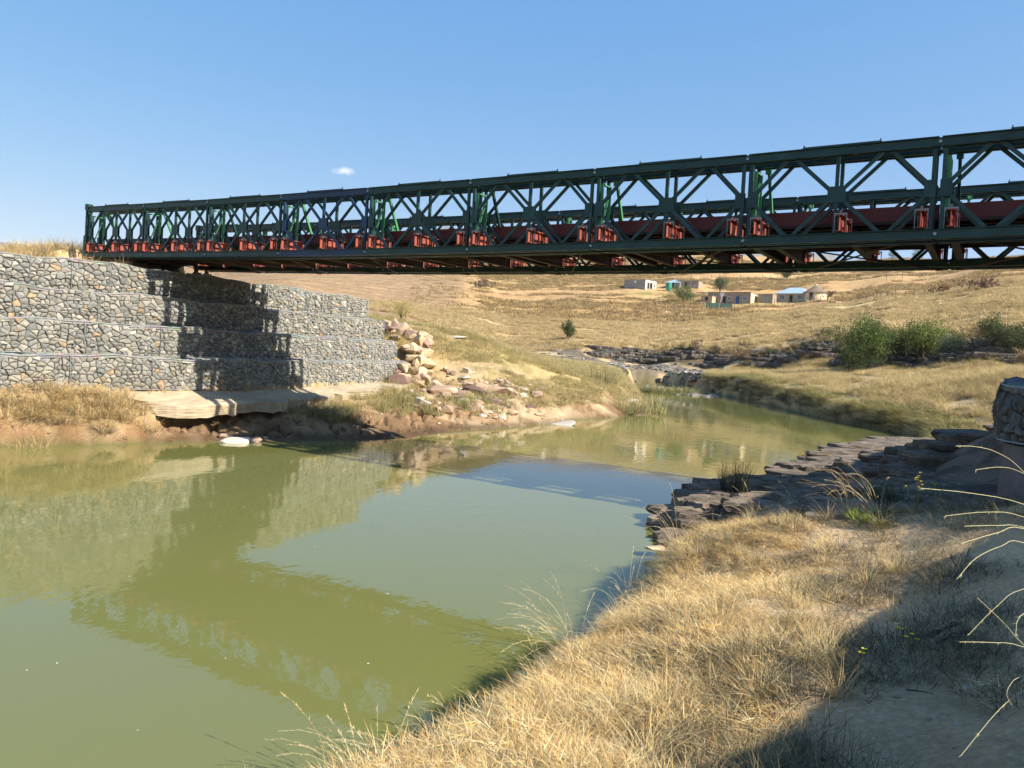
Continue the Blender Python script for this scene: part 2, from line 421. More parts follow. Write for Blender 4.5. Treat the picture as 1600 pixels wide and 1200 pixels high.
GRID = {}
def gz(x, y):
    """height of the built ground sheet, read off its own grid"""
    az, rr, Z = GRID['az'], GRID['rr'], GRID['Z']
    a = math.atan2(x, y); r = math.hypot(x, y)
    i = min(max(int(np.searchsorted(az, a)) - 1, 0), len(az) - 2); j = min(max(int(np.searchsorted(rr, r)) - 1, 0), len(rr) - 2)
    u = (a - az[i]) / (az[i + 1] - az[i]); v = min(1, max(0, (r - rr[j]) / (rr[j + 1] - rr[j])))
    return float((Z[j, i] * (1 - u) + Z[j, i + 1] * u) * (1 - v) + (Z[j + 1, i] * (1 - u) + Z[j + 1, i + 1] * u) * v)

def on_ground(px, d):
    """ground point at distance d along the view's forward axis, bearing given as a photograph column near the horizon"""
    x = (px - 800) / 1210 * d
    for _ in range(3):
        z = gz(x, d)
        yy = (EYE - z) / d * 1210 + 551 + (px - 800) * .0558
        x = ((px - 800) - (600 - yy) * .0558) / 1210 * d
    return x, d, gz(x, d)

# ------------------------------------------------------------------ ground sheet (polar grid round the camera foot)
def build_ground():
    aw = D2R(38)
    az = np.concatenate([np.linspace(-math.pi, -aw, 60, endpoint=False), np.linspace(-aw, aw, 640), np.linspace(aw, math.pi, 61)[1:-1]])
    # radial rows: fine where the ground shows
    rr = [0.0, 0.8]
    r = 1.5
    while r < 2600:
        rr.append(r)
        st = 0.0095 if r < 12 else (0.0085 if r < 140 else (0.011 if r < 500 else .05))
        if r < 3: st = .025
        r *= 1 + st
    rr = np.array(rr[1:])
    A, Q = np.meshgrid(az, rr)
    X = np.sin(A) * Q; Y = np.cos(A) * Q
    Z = ground_z(X.ravel(), Y.ravel()).reshape(X.shape)
    nr, na = X.shape
    GRID.update(az=az, rr=rr, Z=Z)
    V = np.stack([X.ravel(), Y.ravel(), Z.ravel()], 1)
    cz = float(ground_z(np.array([0.0]), np.array([0.0]))[0])
    V = np.vstack([V, [[0, 0, cz]]])
    i = np.arange(nr - 1)[:, None] * na + np.arange(na)[None, :]
    j = np.arange(nr - 1)[:, None] * na + (np.arange(na)[None, :] + 1) % na
    quads = np.stack([i, j, j + na, i + na], -1).reshape(-1, 4)
    quads = quads[:, ::-1]
    tris = np.stack([np.full(na, nr * na), (np.arange(na) + 1) % na, np.arange(na)], 1)
    me = bpy.data.meshes.new('ground')
    nv = len(V); nq = len(quads); ntr = len(tris)
    me.vertices.add(nv); me.vertices.foreach_set('co', V.ravel())
    me.loops.add(nq * 4 + ntr * 3)
    me.loops.foreach_set('vertex_index', np.concatenate([quads.ravel(), tris.ravel()]).astype(np.int32))
    me.polygons.add(nq + ntr)
    me.polygons.foreach_set('loop_start', np.concatenate([np.arange(nq) * 4, nq * 4 + np.arange(ntr) * 3]).astype(np.int32))
    me.polygons.foreach_set('use_smooth', np.ones(nq + ntr, bool))
    me.update(calc_edges=True); me.validate()
    C = ground_colour(V[:, 0], V[:, 1], V[:, 2])
    a = me.color_attributes.new('col', 'FLOAT_COLOR', 'POINT')
    c4 = np.ones((nv, 4), np.float32); c4[:, :3] = C
    a.data.foreach_set('color', c4.ravel())
    me.materials.append(M['ground'])
    return tag(mobj('ground', me), kind='structure')

def band(v, c, wd):
    return np.exp(-((v - c) / wd) ** 2)

def line_d(P, x, y):
    best = np.full(x.shape, 1e18)
    for (ax, ay), (bx, by) in zip(P[:-1], P[1:]):
        dx, dy = bx - ax, by - ay
        t = np.clip(((x - ax) * dx + (y - ay) * dy) / (dx * dx + dy * dy), 0, 1)
        best = np.minimum(best, (x - ax - t * dx) ** 2 + (y - ay - t * dy) ** 2)
    return np.sqrt(best)

def pxy(px, d): return ((px - 800) / 1210 * d, d)
TRACK = [pxy(892, 210), pxy(880, 225), pxy(905, 250), pxy(925, 300), pxy(960, 330)]
SCARP = [pxy(740, 175), pxy(800, 183), pxy(860, 188), pxy(960, 190), pxy(1040, 186), pxy(1100, 178)]
SCARP2 = [pxy(740, 160), pxy(790, 165), pxy(830, 172)]

ROCKY = [(2.4, 11.3), (3.6, 10.4), (4.0, 9.3), (4.9, 8.7), (6.3, 9.0), (8.0, 12.6), (10, 16.2), (14, 20), (18, 25), (19.0, 31.5), (17.2, 31.6), (14, 29), (8, 21), (3, 14)]
PATH = [(1.4, 1.6), (2.0, 3.0), (2.7, 4.6), (3.6, 6.3), (4.4, 7.8), (4.8, 9.2)]

def ground_colour(x, y, z):
    n = len(x)
    sd = river_sd(x, y); r = np.hypot(x, y)
    px = 800 + 1210 * x / np.maximum(y, .1)
    f1 = fbm(x * .06, y * .06, 4, 21); f2 = fbm(x * .5, y * .5, 4, 22); f3 = fbm(x * 2.5, y * 2.5, 3, 23)
    def C(*c): return np.array(c)[None, :]
    def mix(a, b, t): return a * (1 - t[:, None]) + b * t[:, None]
    straw = C(.54, .40, .22); gold = C(.50, .345, .165); bare = C(.34, .22, .115); pale = C(.60, .47, .24)
    c = mix(np.repeat(straw, n, 0), gold, sstep(.42, .62, f1))
    c = mix(c, bare, sstep(.52, .68, f2) * .55)
    # far fields
    far = sstep(165, 190, y)
    strip = vnoise(x * .012 + 3, y * .05, 31)
    fieldc = mix(np.repeat(C(.50, .31, .135), n, 0), C(.44, .26, .12), sstep(.3, .7, strip))
    fieldc = mix(fieldc, C(.58, .38, .17), sstep(.55, .75, fbm(x * .02, y * .05, 3, 33)))
    c = mix(c, fieldc, far * .85)
    # ploughed brown field on the left
    pl = sstep(735, 690, px + (y - 200) * -.05) * sstep(60, 75, y)
    fur = .5 + .5 * np.sin((y * .9 + x * .12) * .9 + 3 * f1)
    c = mix(c, mix(np.repeat(C(.38, .255, .14), n, 0), C(.30, .195, .105), fur), pl)
    # bright bleached slope on the right
    br = sstep(880, 980, px) * sstep(100, 118, y) * (1 - sstep(165, 185, y)) + sstep(1180, 1300, px) * sstep(75, 95, y) * (1 - sstep(150, 175, y))
    c = mix(c, pale, np.clip(br, 0, 1) * (.55 + .45 * sstep(.35, .6, f2)))
    # rough orange growth high on the right
    c = mix(c, C(.36, .21, .10), sstep(1420, 1560, px) * sstep(105, 125, y) * (1 - sstep(190, 230, y)) * sstep(.35, .6, f2) * .8)
    # tracks, gullies, scarps
    c = mix(c, C(.36, .25, .15), band(line_d(TRACK, x, y), 0, 5) * sstep(.3, .6, fbm(x * .3, y * .3, 3, 35)) * .8)
    c = mix(c, C(.16, .10, .055), band(line_d(SCARP, x, y), 0, 1.3) * .9)
    c = mix(c, C(.18, .11, .06), band(line_d(SCARP2, x, y), 0, 1.2) * .8)
    gul = (px > 760) & (px < 900) & (y > 105) & (y < 175)
    c = mix(c, C(.20, .15, .10), gul * sstep(.52, .62, fbm(x * .12, y * .25, 4, 36)) * .8)
    # green patches by the houses
    for (gx, gy, wx, wy) in [(*pxy(850, 305), 13, 8), (*pxy(1010, 248), 12, 3), (*pxy(1210, 212), 17, 4), (*pxy(1090, 232), 10, 3), (*pxy(770, 320), 14, 5), (*pxy(1140, 224), 10, 2)]:
        c = mix(c, C(.17, .22, .05), np.exp(-(((x - gx) / wx) ** 2 + ((y - gy) / wy) ** 2)) * sstep(.35, .55, fbm(x * .3, y * .3, 3, 37)))
    # dark bank below the bleached slope
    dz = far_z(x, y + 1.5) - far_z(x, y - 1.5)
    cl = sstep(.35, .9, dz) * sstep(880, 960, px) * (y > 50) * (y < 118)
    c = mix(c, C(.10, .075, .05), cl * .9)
    bed = (px > 800) & (px < 1130) & (y > 84) & (y < 112) & (cl < .2)
    c = mix(c, C(.13, .115, .09), bed * .85 * sstep(.3, .5, f2))
    # peninsula: olive green and yellow
    pen = sstep(-7, -1, x) * sstep(33, 38, y) * (x < 12) * (y < 90)
    c = mix(c, mix(np.repeat(C(.45, .345, .17), n, 0), C(.36, .30, .13), sstep(.4, .6, f2)), pen * .85)
    # mud of the left bank
    left = (x < y * .23 - 0.4) & (y > 8) & (r < 55)
    mud = mix(np.repeat(C(.24, .145, .075), n, 0), C(.33, .225, .13), sstep(.35, .65, f3))
    mud = mix(mud, C(.24, .145, .08), sstep(.52, .66, f2) * .8); mud = mix(mud, C(.44, .34, .18), sstep(.5, .62, fbm(x * 1.2 + 9, y * 2.4, 4, 29)) * sstep(.35, .8, z))
    c = mix(c, mud, left * sstep(1.35, .8, z) * .95)
    c = mix(c, C(.48, .36, .22), left * (x > -7) * (y > 28) * (y < 38) * sstep(3.0, 2.2, z) * sstep(.35, .55, f2) * .8)
    # right near bank: soil, path, rock
    rn = (x > y * .12 - 2) & (y < 31) & (r < 45)
    soil = mix(np.repeat(C(.46, .32, .18), n, 0), C(.58, .44, .28), sstep(.4, .62, f3))
    c = mix(c, soil, rn * 1.0)
    pd = line_d(PATH, x, y)
    c = mix(c, mix(np.repeat(C(.62, .44, .26), n, 0), C(.47, .33, .19), f3), rn * sstep(1.15, .5, pd + .5 * (f2 - .5)))
    bankr = rn * sstep(1.5, 1.8, z) * (y < 9)
    c = mix(c, mix(np.repeat(C(.20, .105, .055), n, 0), C(.31, .18, .10), f3), bankr)
    rk = sstep(.5, -.1, poly_sd(ROCKY, x, y) + (f2 - .5))
    c = mix(c, mix(np.repeat(C(.16, .125, .095), n, 0), C(.27, .215, .17), sstep(.4, .6, f3)), rk)
    # wet edge and bed
    wet = sstep(.22, .04, z) * (sd < 2)
    c = c * (1 - .5 * wet[:, None])
    c = mix(c, C(.14, .12, .05), (z < -.02) * 1.0)
    return np.clip(c, 0, 1)

def ground_material():
    m, t, b = new_mat('earth_and_dry_grass')
    N, L = t.nodes, t.links
    a = N.new('ShaderNodeAttribute'); a.attribute_name = 'col'
    g = N.new('ShaderNodeNewGeometry')
    def nz(scale, det=5, stretch=None):
        n = N.new('ShaderNodeTexNoise'); n.inputs['Scale'].default_value = scale; n.inputs['Detail'].default_value = det; n.inputs['Roughness'].default_value = .65
        if stretch:
            mp = N.new('ShaderNodeMapping'); mp.inputs['Scale'].default_value = stretch
            L.new(g.outputs['Position'], mp.inputs[0]); L.new(mp.outputs[0], n.inputs['Vector'])
        else: L.new(g.outputs['Position'], n.inputs['Vector'])
        return n.outputs[0]
    def mulmap(src, v, lo, hi, a0=.3, a1=.7):
        mr = N.new('ShaderNodeMapRange'); mr.inputs[1].default_value = a0; mr.inputs[2].default_value = a1
        mr.inputs[3].default_value = lo; mr.inputs[4].default_value = hi
        L.new(v, mr.inputs[0])
        mx = N.new('ShaderNodeMix'); mx.data_type = 'RGBA'; mx.blend_type = 'MULTIPLY'; mx.inputs[0].default_value = 1
        L.new(src, mx.inputs[6]); L.new(mr.outputs[0], mx.inputs[7])
        return mx.outputs[2]
    c = mulmap(a.outputs['Color'], nz(28, 6), .72, 1.25)
    c = mulmap(c, nz(1.2, 6, (1, .35, 1)), .70, 1.28)
    c = mulmap(c, nz(.25, 6, (1, .5, 1)), .80, 1.18)
    L.new(c, b.inputs['Base Color'])
    b.inputs['Roughness'].default_value = .95
    b.inputs['Specular IOR Level'].default_value = .15
    n1 = nz(35, 8); n2 = nz(3.0, 8)
    bp = N.new('ShaderNodeBump'); bp.inputs['Strength'].default_value = .9; bp.inputs['Distance'].default_value = .03
    L.new(n1, bp.inputs['Height'])
    b2 = N.new('ShaderNodeBump'); b2.inputs['Strength'].default_value = .5; b2.inputs['Distance'].default_value = .22
    L.new(n2, b2.inputs['Height']); L.new(bp.outputs[0], b2.inputs['Normal'])
    L.new(b2.outputs[0], b.inputs['Normal'])
    return m
M['ground'] = ground_material()
build_ground()

# ------------------------------------------------------------------ river
def water_material():
    m, t, b = new_mat('murky_green_water')
    N, L = t.nodes, t.links
    g = N.new('ShaderNodeNewGeometry')
    mp = N.new('ShaderNodeMapping'); mp.inputs['Scale'].default_value = (1.0, .55, 1); mp.inputs['Rotation'].default_value = (0, 0, .35)
    L.new(g.outputs['Position'], mp.inputs[0])
    n1 = N.new('ShaderNodeTexNoise'); n1.inputs['Scale'].default_value = 5.0; n1.inputs['Detail'].default_value = 3; L.new(mp.outputs[0], n1.inputs['Vector'])
    n2 = N.new('ShaderNodeTexNoise'); n2.inputs['Scale'].default_value = .6; n2.inputs['Detail'].default_value = 2; L.new(mp.outputs[0], n2.inputs['Vector'])
    n3 = N.new('ShaderNodeTexNoise'); n3.inputs['Scale'].default_value = .13; n3.inputs['Detail'].default_value = 3; L.new(g.outputs['Position'], n3.inputs['Vector'])
    b1 = N.new('ShaderNodeBump'); b1.inputs['Distance'].default_value = .0045; b1.inputs['Strength'].default_value = 1; L.new(n1.outputs[0], b1.inputs['Height'])
    mr = N.new('ShaderNodeMapRange'); mr.inputs[1].default_value = .35; mr.inputs[2].default_value = .65; mr.inputs[3].default_value = .25; mr.inputs[4].default_value = 1.0
    L.new(n3.outputs[0], mr.inputs[0]); L.new(mr.outputs[0], b1.inputs['Strength'])
    b2 = N.new('ShaderNodeBump'); b2.inputs['Distance'].default_value = .012; b2.inputs['Strength'].default_value = .6; L.new(n2.outputs[0], b2.inputs['Height'])
    L.new(b1.outputs[0], b2.inputs['Normal']); L.new(b2.outputs[0], b.inputs['Normal'])
    cr = N.new('ShaderNodeValToRGB')
    cr.color_ramp.elements[0].color = (0.150, .155, .046, 1); cr.color_ramp.elements[1].color = (.172, .175, .055, 1)
    L.new(n3.outputs[0], cr.inputs[0]); L.new(cr.outputs[0], b.inputs['Base Color'])
    b.inputs['Roughness'].default_value = .03
    b.inputs['IOR'].default_value = 1.38
    b.inputs['Specular IOR Level'].default_value = .5
    return m
M['water'] = water_material()
me = mesh_from('river', [(-90, -60, 0), (60, -60, 0), (60, 96, 0), (-90, 96, 0)], [(0, 1, 2, 3)], M['water'])
tag(mobj('river', me), kind='structure')
# ------------------------------------------------------------------ the bridge
L = 3.048
H = 1.4625
NP = 11
BZ0 = EYE + 2.2962
def bz(s): return -0.0049 * s + 0.0668 * (s - 13) ** 2 / 100 - 0.0     # slight sag of the long span
YAW = 1.0134
bridge = empty('steel_truss_bridge', (-14.0575, 25.4095, BZ0), -(math.pi / 2 - YAW))
tag(bridge, 'long dark green steel panel truss bridge with red cross beams spanning the river', 'bridge')

def place(o, s, w_, h, k=None):
    """s along the bridge from its far end, w_ across it from the near truss"""
    sl = (bz(s + .5) - bz(s - .5))
    o.location = (s, w_, bz(s) + h)
    o.rotation_euler = (0, -math.atan(sl), 0)
    return o

def chord_mesh(name, mat):
    b = MB()
    for zc in (0,):
        for sy in (-1, 1):
            y = sy * .052
            b.box(.025, L - .025, y - .006, y + .006, zc - .076, zc + .076)            # web
            for zf in (-.071, .071):
                y0, y1 = (y + .006, y + .05) if sy > 0 else (y - .05, y - .006)
                b.box(.025, L - .025, y0, y1, zc + zf - .006, zc + zf + .006)            # flanges
        for s in (.12, .62, 1.24, 1.8, 2.42, 2.92):
            b.box(s - .05, s + .05, -.045, .045, zc - .07, zc - .062)                   # batten plates
        b.box(-.06, .06, -.046, -.018, zc - .07, zc + .07)                               # jaws
        b.box(L - .075, L + .055, .0, .03, zc - .065, zc + .065)
    return b.me(name, mat)
def bar_mesh(name, mat, a, c, w_=.075, d=.05):
    b = MB()
    b.bar(a, c, .012, w_, (0, 0, 1)) if False else None
    A, Cc = Vector(a), Vector(c)
    dr = (Cc - A).normalized(); nrm = Vector((-dr.z, 0, dr.x))
    # a channel: web plate facing sideways and two lips
    for (off, th, y0, y1) in ((0, w_, -.028, -.018), (w_ / 2 - .005, .01, -.018, d - .028), (-w_ / 2 + .005, .01, -.018, d - .028)):
        vs = []
        for P in (A, Cc):
            for (i, j) in ((-1, 0), (1, 0), (1, 1), (-1, 1)):
                q = P + nrm * (off + i * th / 2)
                vs.append((q.x, y1 if j else y0, q.z))
        b.add(vs, [(3, 2, 1, 0), (4, 5, 6, 7), (0, 1, 5, 4), (1, 2, 6, 5), (2, 3, 7, 6), (3, 0, 4, 7)])
    return b.me(name, mat)
def gusset_mesh(name, mat, x0, x1):
    b = MB()
    for y in (-.036, .030):
        b.box(x0, x1, y - .004, y + .004, H / 2 - .14, H / 2 + .14)
    return b.me(name, mat)
def pin_mesh():
    b = MB()
    b.tube([(0, -.082, 0), (0, .082, 0)], .024, 10)
    return b.me('panel_pin', M['pin'])
PIN = pin_mesh()
def panel_kit(mat):
    q, g = L / 4, .012
    zt, zb, zm = H - .07, .07, H / 2
    k = {'chord': chord_mesh('chord', mat)}
    k['vert'] = [bar_mesh('vertical', mat, (x, 0, zb), (x, 0, zt), .058, .055) for x in (.075, L / 2, L - .075)]
    dg = []
    for (x0, x1) in ((.13, q - .07), (L / 2 - .08, q + .07), (L / 2 + .08, 3 * q - .07), (L - .13, 3 * q + .07)):
        for sg in (1, -1):
            z0 = zm + sg * .07; z1 = zt if sg > 0 else zb
            dg.append(bar_mesh('diagonal', mat, (x0, 0, z0), (x1, 0, z1), .058, .045))
    k['diag'] = dg
    k['gus'] = [gusset_mesh('gusset_plate', mat, a, c) for a, c in ((.03, .20), (L / 2 - .14, L / 2 + .14), (L - .20, L - .03))]
    return k
KG, KB = panel_kit(M['green']), panel_kit(M['blue'])

def truss_panel(i, wy, kit, dz=0.0, split=True):
    o = link(bpy.data.objects.new('truss_panel', None), bridge)
    place(o, i * L, wy, dz)
    mobj('bottom_chord', kit['chord'], o); mobj('top_chord', kit['chord'], o).location = (0, 0, H)
    sl = bz((i + 1) * L) - bz(i * L)
    o.location.z = bz(i * L) + dz
    o.rotation_euler = (0, -math.atan(sl / L), 0)
    if split:
        for m_ in kit['vert']: mobj('vertical', m_, o)
        for m_ in kit['diag']: mobj('diagonal', m_, o)
        for m_ in kit['gus']: mobj('gusset_plate', m_, o)
    else:
        # the outer far truss is seen only through the others: its lattice is one sub-part
        vs, fs = [], []
        for m_ in kit['vert'] + kit['diag'] + kit['gus']:
            b0 = len(vs)
            vs += [v.co[:] for v in m_.vertices]
            fs += [tuple(b0 + j for j in p.vertices) for p in m_.polygons]
        if 'joined' not in kit: kit['joined'] = mesh_from('lattice', vs, fs, kit['chord'].materials[0])
        mobj('lattice', kit['joined'], o)
    for zc in (0, H):
        p = mobj('panel_pin', PIN, o); p.location = (0, 0, zc)
    return o
WN0, WN1, WF0, WF1 = 0.0, 0.45, 4.1, 4.55
for i in range(NP):
    blue = i == 3
    truss_panel(i, WN0, KB if blue else KG)
    truss_panel(i, WN1, KG)
    truss_panel(i, WF0, KG, .06)
    truss_panel(i, WF1, KG, .06, split=False)

# transoms with their clamps
def ibeam(x0, x1, hh, fl, tw=.014, tf=.016):
    b = MB()
    b.box(-tw / 2, tw / 2, x0, x1, tf, hh - tf)
    b.box(-fl / 2, fl / 2, x0, x1, 0, tf)
    b.box(-fl / 2, fl / 2, x0, x1, hh - tf, hh)
    for y in (x0 + .40, x0 + .85, x1 - .85, x1 - .40):                # stiffeners
        b.box(-fl / 2 + .008, fl / 2 - .008, y - .005, y + .005, tf, hh - tf)
    return b
TR = ibeam(-.18, 4.74, .28, .12).me('transom', M['red'])
b = MB(); b.box(-.009, .009, .60, 3.98, .018, .262); b.box(-.062, .062, .60, 3.98, -.002, .018)  # sleeve over the red mid beam: shade below the deck put into brown
TRM = b.me('transom_shade_sleeve', M['brown_steel'])
b = MB()
b.box(-.10, .10, -.022, .022, .295, .322); b.box(-.10, -.082, -.022, .022, .26, .295); b.box(.082, .10, -.022, .022, .26, .295)
b.tube([(-.091, 0, .0), (-.091, 0, .26)], .009, 6); b.tube([(.091, 0, .0), (.091, 0, .26)], .009, 6)
b.tube([(0, 0, .322), (0, 0, .37)], .012, 6); b.box(-.025, .025, -.025, .025, .338, .35)
CLAMP = b.me('transom_clamp', M['galv'])
ts = []
for k in range(NP + 1):
    ts += [k * L - .21] * (k > 0) + [k * L + .21] * (k < NP) + [k * L + L / 2 + .10] * (k < NP)
for s in ts:
    o = mobj('transom', TR, bridge); place(o, s, 0, .088)
    mobj('transom_shade_sleeve', TRM, o)
    for y in (-.06, .52, 4.03, 4.62):
        c = mobj('transom_clamp', CLAMP, o); c.location = (0, y, 0)

# deck: stringers under ribbed deck units, kerbs on both sides
b = MB()
for y in (.72, 1.12, 1.52, 1.92, 2.32, 2.72, 3.12, 3.52, 3.86):
    b.box(.004, L - .004, y - .03, y + .03, 0, .012); b.box(.004, L - .004, y - .004, y + .004, .012, .10)
STR = b.me('stringer', M['deck'])
b = MB()
b.box(.004, L - .004, .66, 3.90, .10, .125)
for i in range(24):
    x = .06 + i * (L - .12) / 23
    b.box(x - .02, x + .02, .66, 3.90, .07, .10)
DECK = b.me('deck_unit', M['deck'])
b = MB()
b.box(.004, L - .004, 0, .012, .10, .345); b.box(.004, L - .004, .012, .075, .333, .345); b.box(.004, L - .004, .012, .12, .126, .138)
KERB = b.me('kerb', M['maroon'])
b = MB()
b.box(.004, L - .004, .0, .01, -.02, .098)
KLOW = b.me('deck_edge', M['deck'])
for i in range(NP):
    dk = mobj('deck_unit', DECK, bridge); place(dk, i * L, 0, .33)
    st_ = mobj('stringer', STR, dk)
    kl = mobj('deck_edge', KLOW, dk); kl.location = (0, .645, 0)
    kb = mobj('kerb', KERB, bridge); place(kb, i * L, .64, .26)
    kb = mobj('kerb', KERB, bridge); place(kb, (i + 1) * L, 3.93, .26); kb.rotation_euler = (kb.rotation_euler.x, -kb.rotation_euler.y, math.pi)

# bracing frames lying on the top chords, tie plates and rakers between the paired trusses
b = MB()
b.box(0, 1.25, -.035, -.005, 0, .04); b.box(0, 1.25, .455, .485, 0, .04)
for x in (0.0, .59, 1.2): b.box(x, x + .05, -.005, .455, .005, .035)
b.bar((.05, 0, .02), (.59, .45, .02), .03, .012); b.bar((.64, .45, .02), (1.2, 0, .02), .03, .012)
for x in (.02, 1.23):
    for y in (-.02, .47): b.tube([(x, y, .04), (x, y, .075)], .012, 6)
TOPF = b.me('bracing_frame', M['green'])
b = MB()
b.box(-.03, .03, .04, .40, 0, .03); b.box(-.03, .03, .04, .40, .95, .98)
b.box(-.03, .03, .035, .06, 0, .98); b.box(-.03, .03, .385, .41, 0, .98)
b.bar((0, .06, .06), (0, .39, .92), .012, .06, (1, 0, 0))
ENDF = b.me('end_frame', M['light_green'])
b = MB()
b.bar((0, .44, 1.34), (0, .90, .42), .06, .05, (1, 0, 0)); b.box(-.05, .05, .38, .46, 1.28, 1.36); b.box(-.06, .06, .86, .96, .40, .44)
RAKE = b.me('raker', M['light_green'])
RAKE2 = b.me('raker', M['green'])
for i in range(NP):
    for wy, dz in ((0, 0), (4.1, .06)):
        o = mobj('bracing_frame', TOPF, bridge); place(o, i * L + .92, wy, H + .079 + dz)
for i in range(NP + 1):
    for wy, dz in ((0, 0), (4.1, .06)):
        s = i * L + (.13 if i < NP else -.13)
        o = mobj('end_frame', ENDF, bridge); place(o, s, wy, .28 + dz)
    o = mobj('raker', RAKE if i % 3 != 2 else RAKE2, bridge); place(o, min(max(i * L + .26, .4), NP * L - .3), 0, 0)
    o = mobj('raker', RAKE, bridge); place(o, min(max(i * L + .26, .4), NP * L - .3), 4.55, .06); o.rotation_euler.z = math.pi

# sway braces crossing below the deck in every bay
for i in range(NP):
    for sgn in (0, 1):
        y0, y1 = (.05, 4.5) if sgn == 0 else (4.5, .05)
        b = MB()
        b.tube([(.2, y0, -.02), (L - .2, y1, -.02)], .016, 6)
        mid = Vector((L / 2, 2.27, -.02)); dr = Vector((L - .4, y1 - y0, 0)).normalized()
        b.tube([mid + dr * (.5 + .2 * sgn), mid + dr * (.85 + .2 * sgn)], .030, 6)
        b.box(.12, .26, y0 - .05, y0 + .05, -.035, -.005); b.box(L - .26, L - .12, y1 - .05, y1 + .05, -.035, -.005)
        o = b.build('sway_brace', M['brown_steel'], bridge); place(o, i * L, 0, 0)

# end posts and bearings at the far end
for wy in (WN0, WN1, WF0, WF1):
    b = MB()
    b.box(-.13, -.065, -.07, .07, -.10, H + .16); b.box(-.16, .02, -.085, .085, H - .02, H + .17); b.box(-.15, .02, -.09, .09, .0, .16)
    b.box(-.22, -.13, -.06, .06, .15, .62)
    o = b.build('end_post', M['green'], bridge); place(o, 0, wy, 0)
    b = MB(); b.box(-.25, .2, -.18, .18, -.30, -.24); b.box(-.12, .05, -.12, .12, -.24, -.10)
    o = b.build('bearing', M['deck'], bridge); place(o, 0, wy, 0)
b = MB(); b.box(-.75, .20, -.5, 4.8, -.75, -.31)
o = bevel(b.build('concrete_seat', None, bridge), .02); place(o, 0, 0, 0)
M['concrete'] = mat_noise('weathered_concrete', (.30, .26, .20), (.44, .385, .30), 2.2, .9, bump=.4, bscale=30, dist=.01, c3=(.50, .44, .34))
o.data.materials.append(M['concrete'])

# sloping approach ramp panel at the far end (brown steel plate)
b = MB()
vs = [(-.15, .6, .42), (-.15, 4.0, .42), (-4.2, 4.0, -.30), (-4.2, .6, -.30)]
b.add(vs + [(x, y, z - .10) for x, y, z in vs], [(0, 1, 2, 3), (7, 6, 5, 4), (0, 3, 7, 4), (1, 0, 4, 5), (2, 1, 5, 6), (3, 2, 6, 7)])
b.build('approach_ramp', M['brown_steel'], bridge)

# ------------------------------------------------------------------ gabions
STONE_PAL = [(.25, .25, .235), (.29, .285, .26), (.235, .235, .22), (.32, .30, .255), (.27, .275, .26), (.31, .295, .255), (.36, .345, .305), (.25, .235, .21), (.225, .23, .215)]
M['stone'] = mat_noise('gabion_stone', (.78, .78, .79), (1.18, 1.15, 1.10), 9, .92, bump=.55, bscale=24, dist=.012, attr=True, spec=.2)
M['wire'] = mat_noise('galvanised_mesh_wire', (.26, .28, .29), (.36, .38, .39), 20, .7)

def voronoi_cells(S, T, cw, ch, rnd):
    """cells of a jittered grid on a strip S x T; returns (centre, polygon) pairs"""
    nx, ny = max(1, round(S / cw)), max(1, round(T / ch))
    pts = {}
    for j in range(ny):
        for i in range(nx):
            if rnd.random() < .24: continue
            pts[(i, j)] = ((i + .5 + (rnd.random() - .5) * .92 + (.5 if j % 2 else 0) * .8) * S / nx, (j + .5 + (rnd.random() - .5) * .80) * T / ny)
    out = []
    ax = cw / ch
    for (i, j), (px, py) in pts.items():
        poly = [(max(0, px - 2 * cw), max(0, py - 2 * ch)), (min(S, px + 2 * cw), max(0, py - 2 * ch)), (min(S, px + 2 * cw), min(T, py + 2 * ch)), (max(0, px - 2 * cw), min(T, py + 2 * ch))]
        for di in range(-3, 4):
            for dj in range(-3, 4):
                q = pts.get((i + di, j + dj))
                if q is None or (di == 0 and dj == 0): continue
                mx, my = (px + q[0]) / 2, (py + q[1]) / 2
                nx_, ny_ = (q[0] - px), (q[1] - py) * ax * ax * .8
                new = []
                for a in range(len(poly)):
                    P, Q = poly[a], poly[(a + 1) % len(poly)]
                    dp = (P[0] - mx) * nx_ + (P[1] - my) * ny_; dq = (Q[0] - mx) * nx_ + (Q[1] - my) * ny_
                    if dp <= 0: new.append(P)
                    if (dp < 0) != (dq < 0) and dp != dq:
                        t = dp / (dp - dq); new.append((P[0] + (Q[0] - P[0]) * t, P[1] + (Q[1] - P[1]) * t))
                poly = new
                if len(poly) < 3: break
            if len(poly) < 3: break
        if len(poly) >= 3: out.append(((px, py), poly))
    return out

def proj_px(p):
    v = Vector(p) - Vector((0, 0, EYE))
    z = v.dot(fwd)
    if z < .1: return None
    return 800 + F * v.dot(rt) / z, 600 - F * v.dot(up) / z

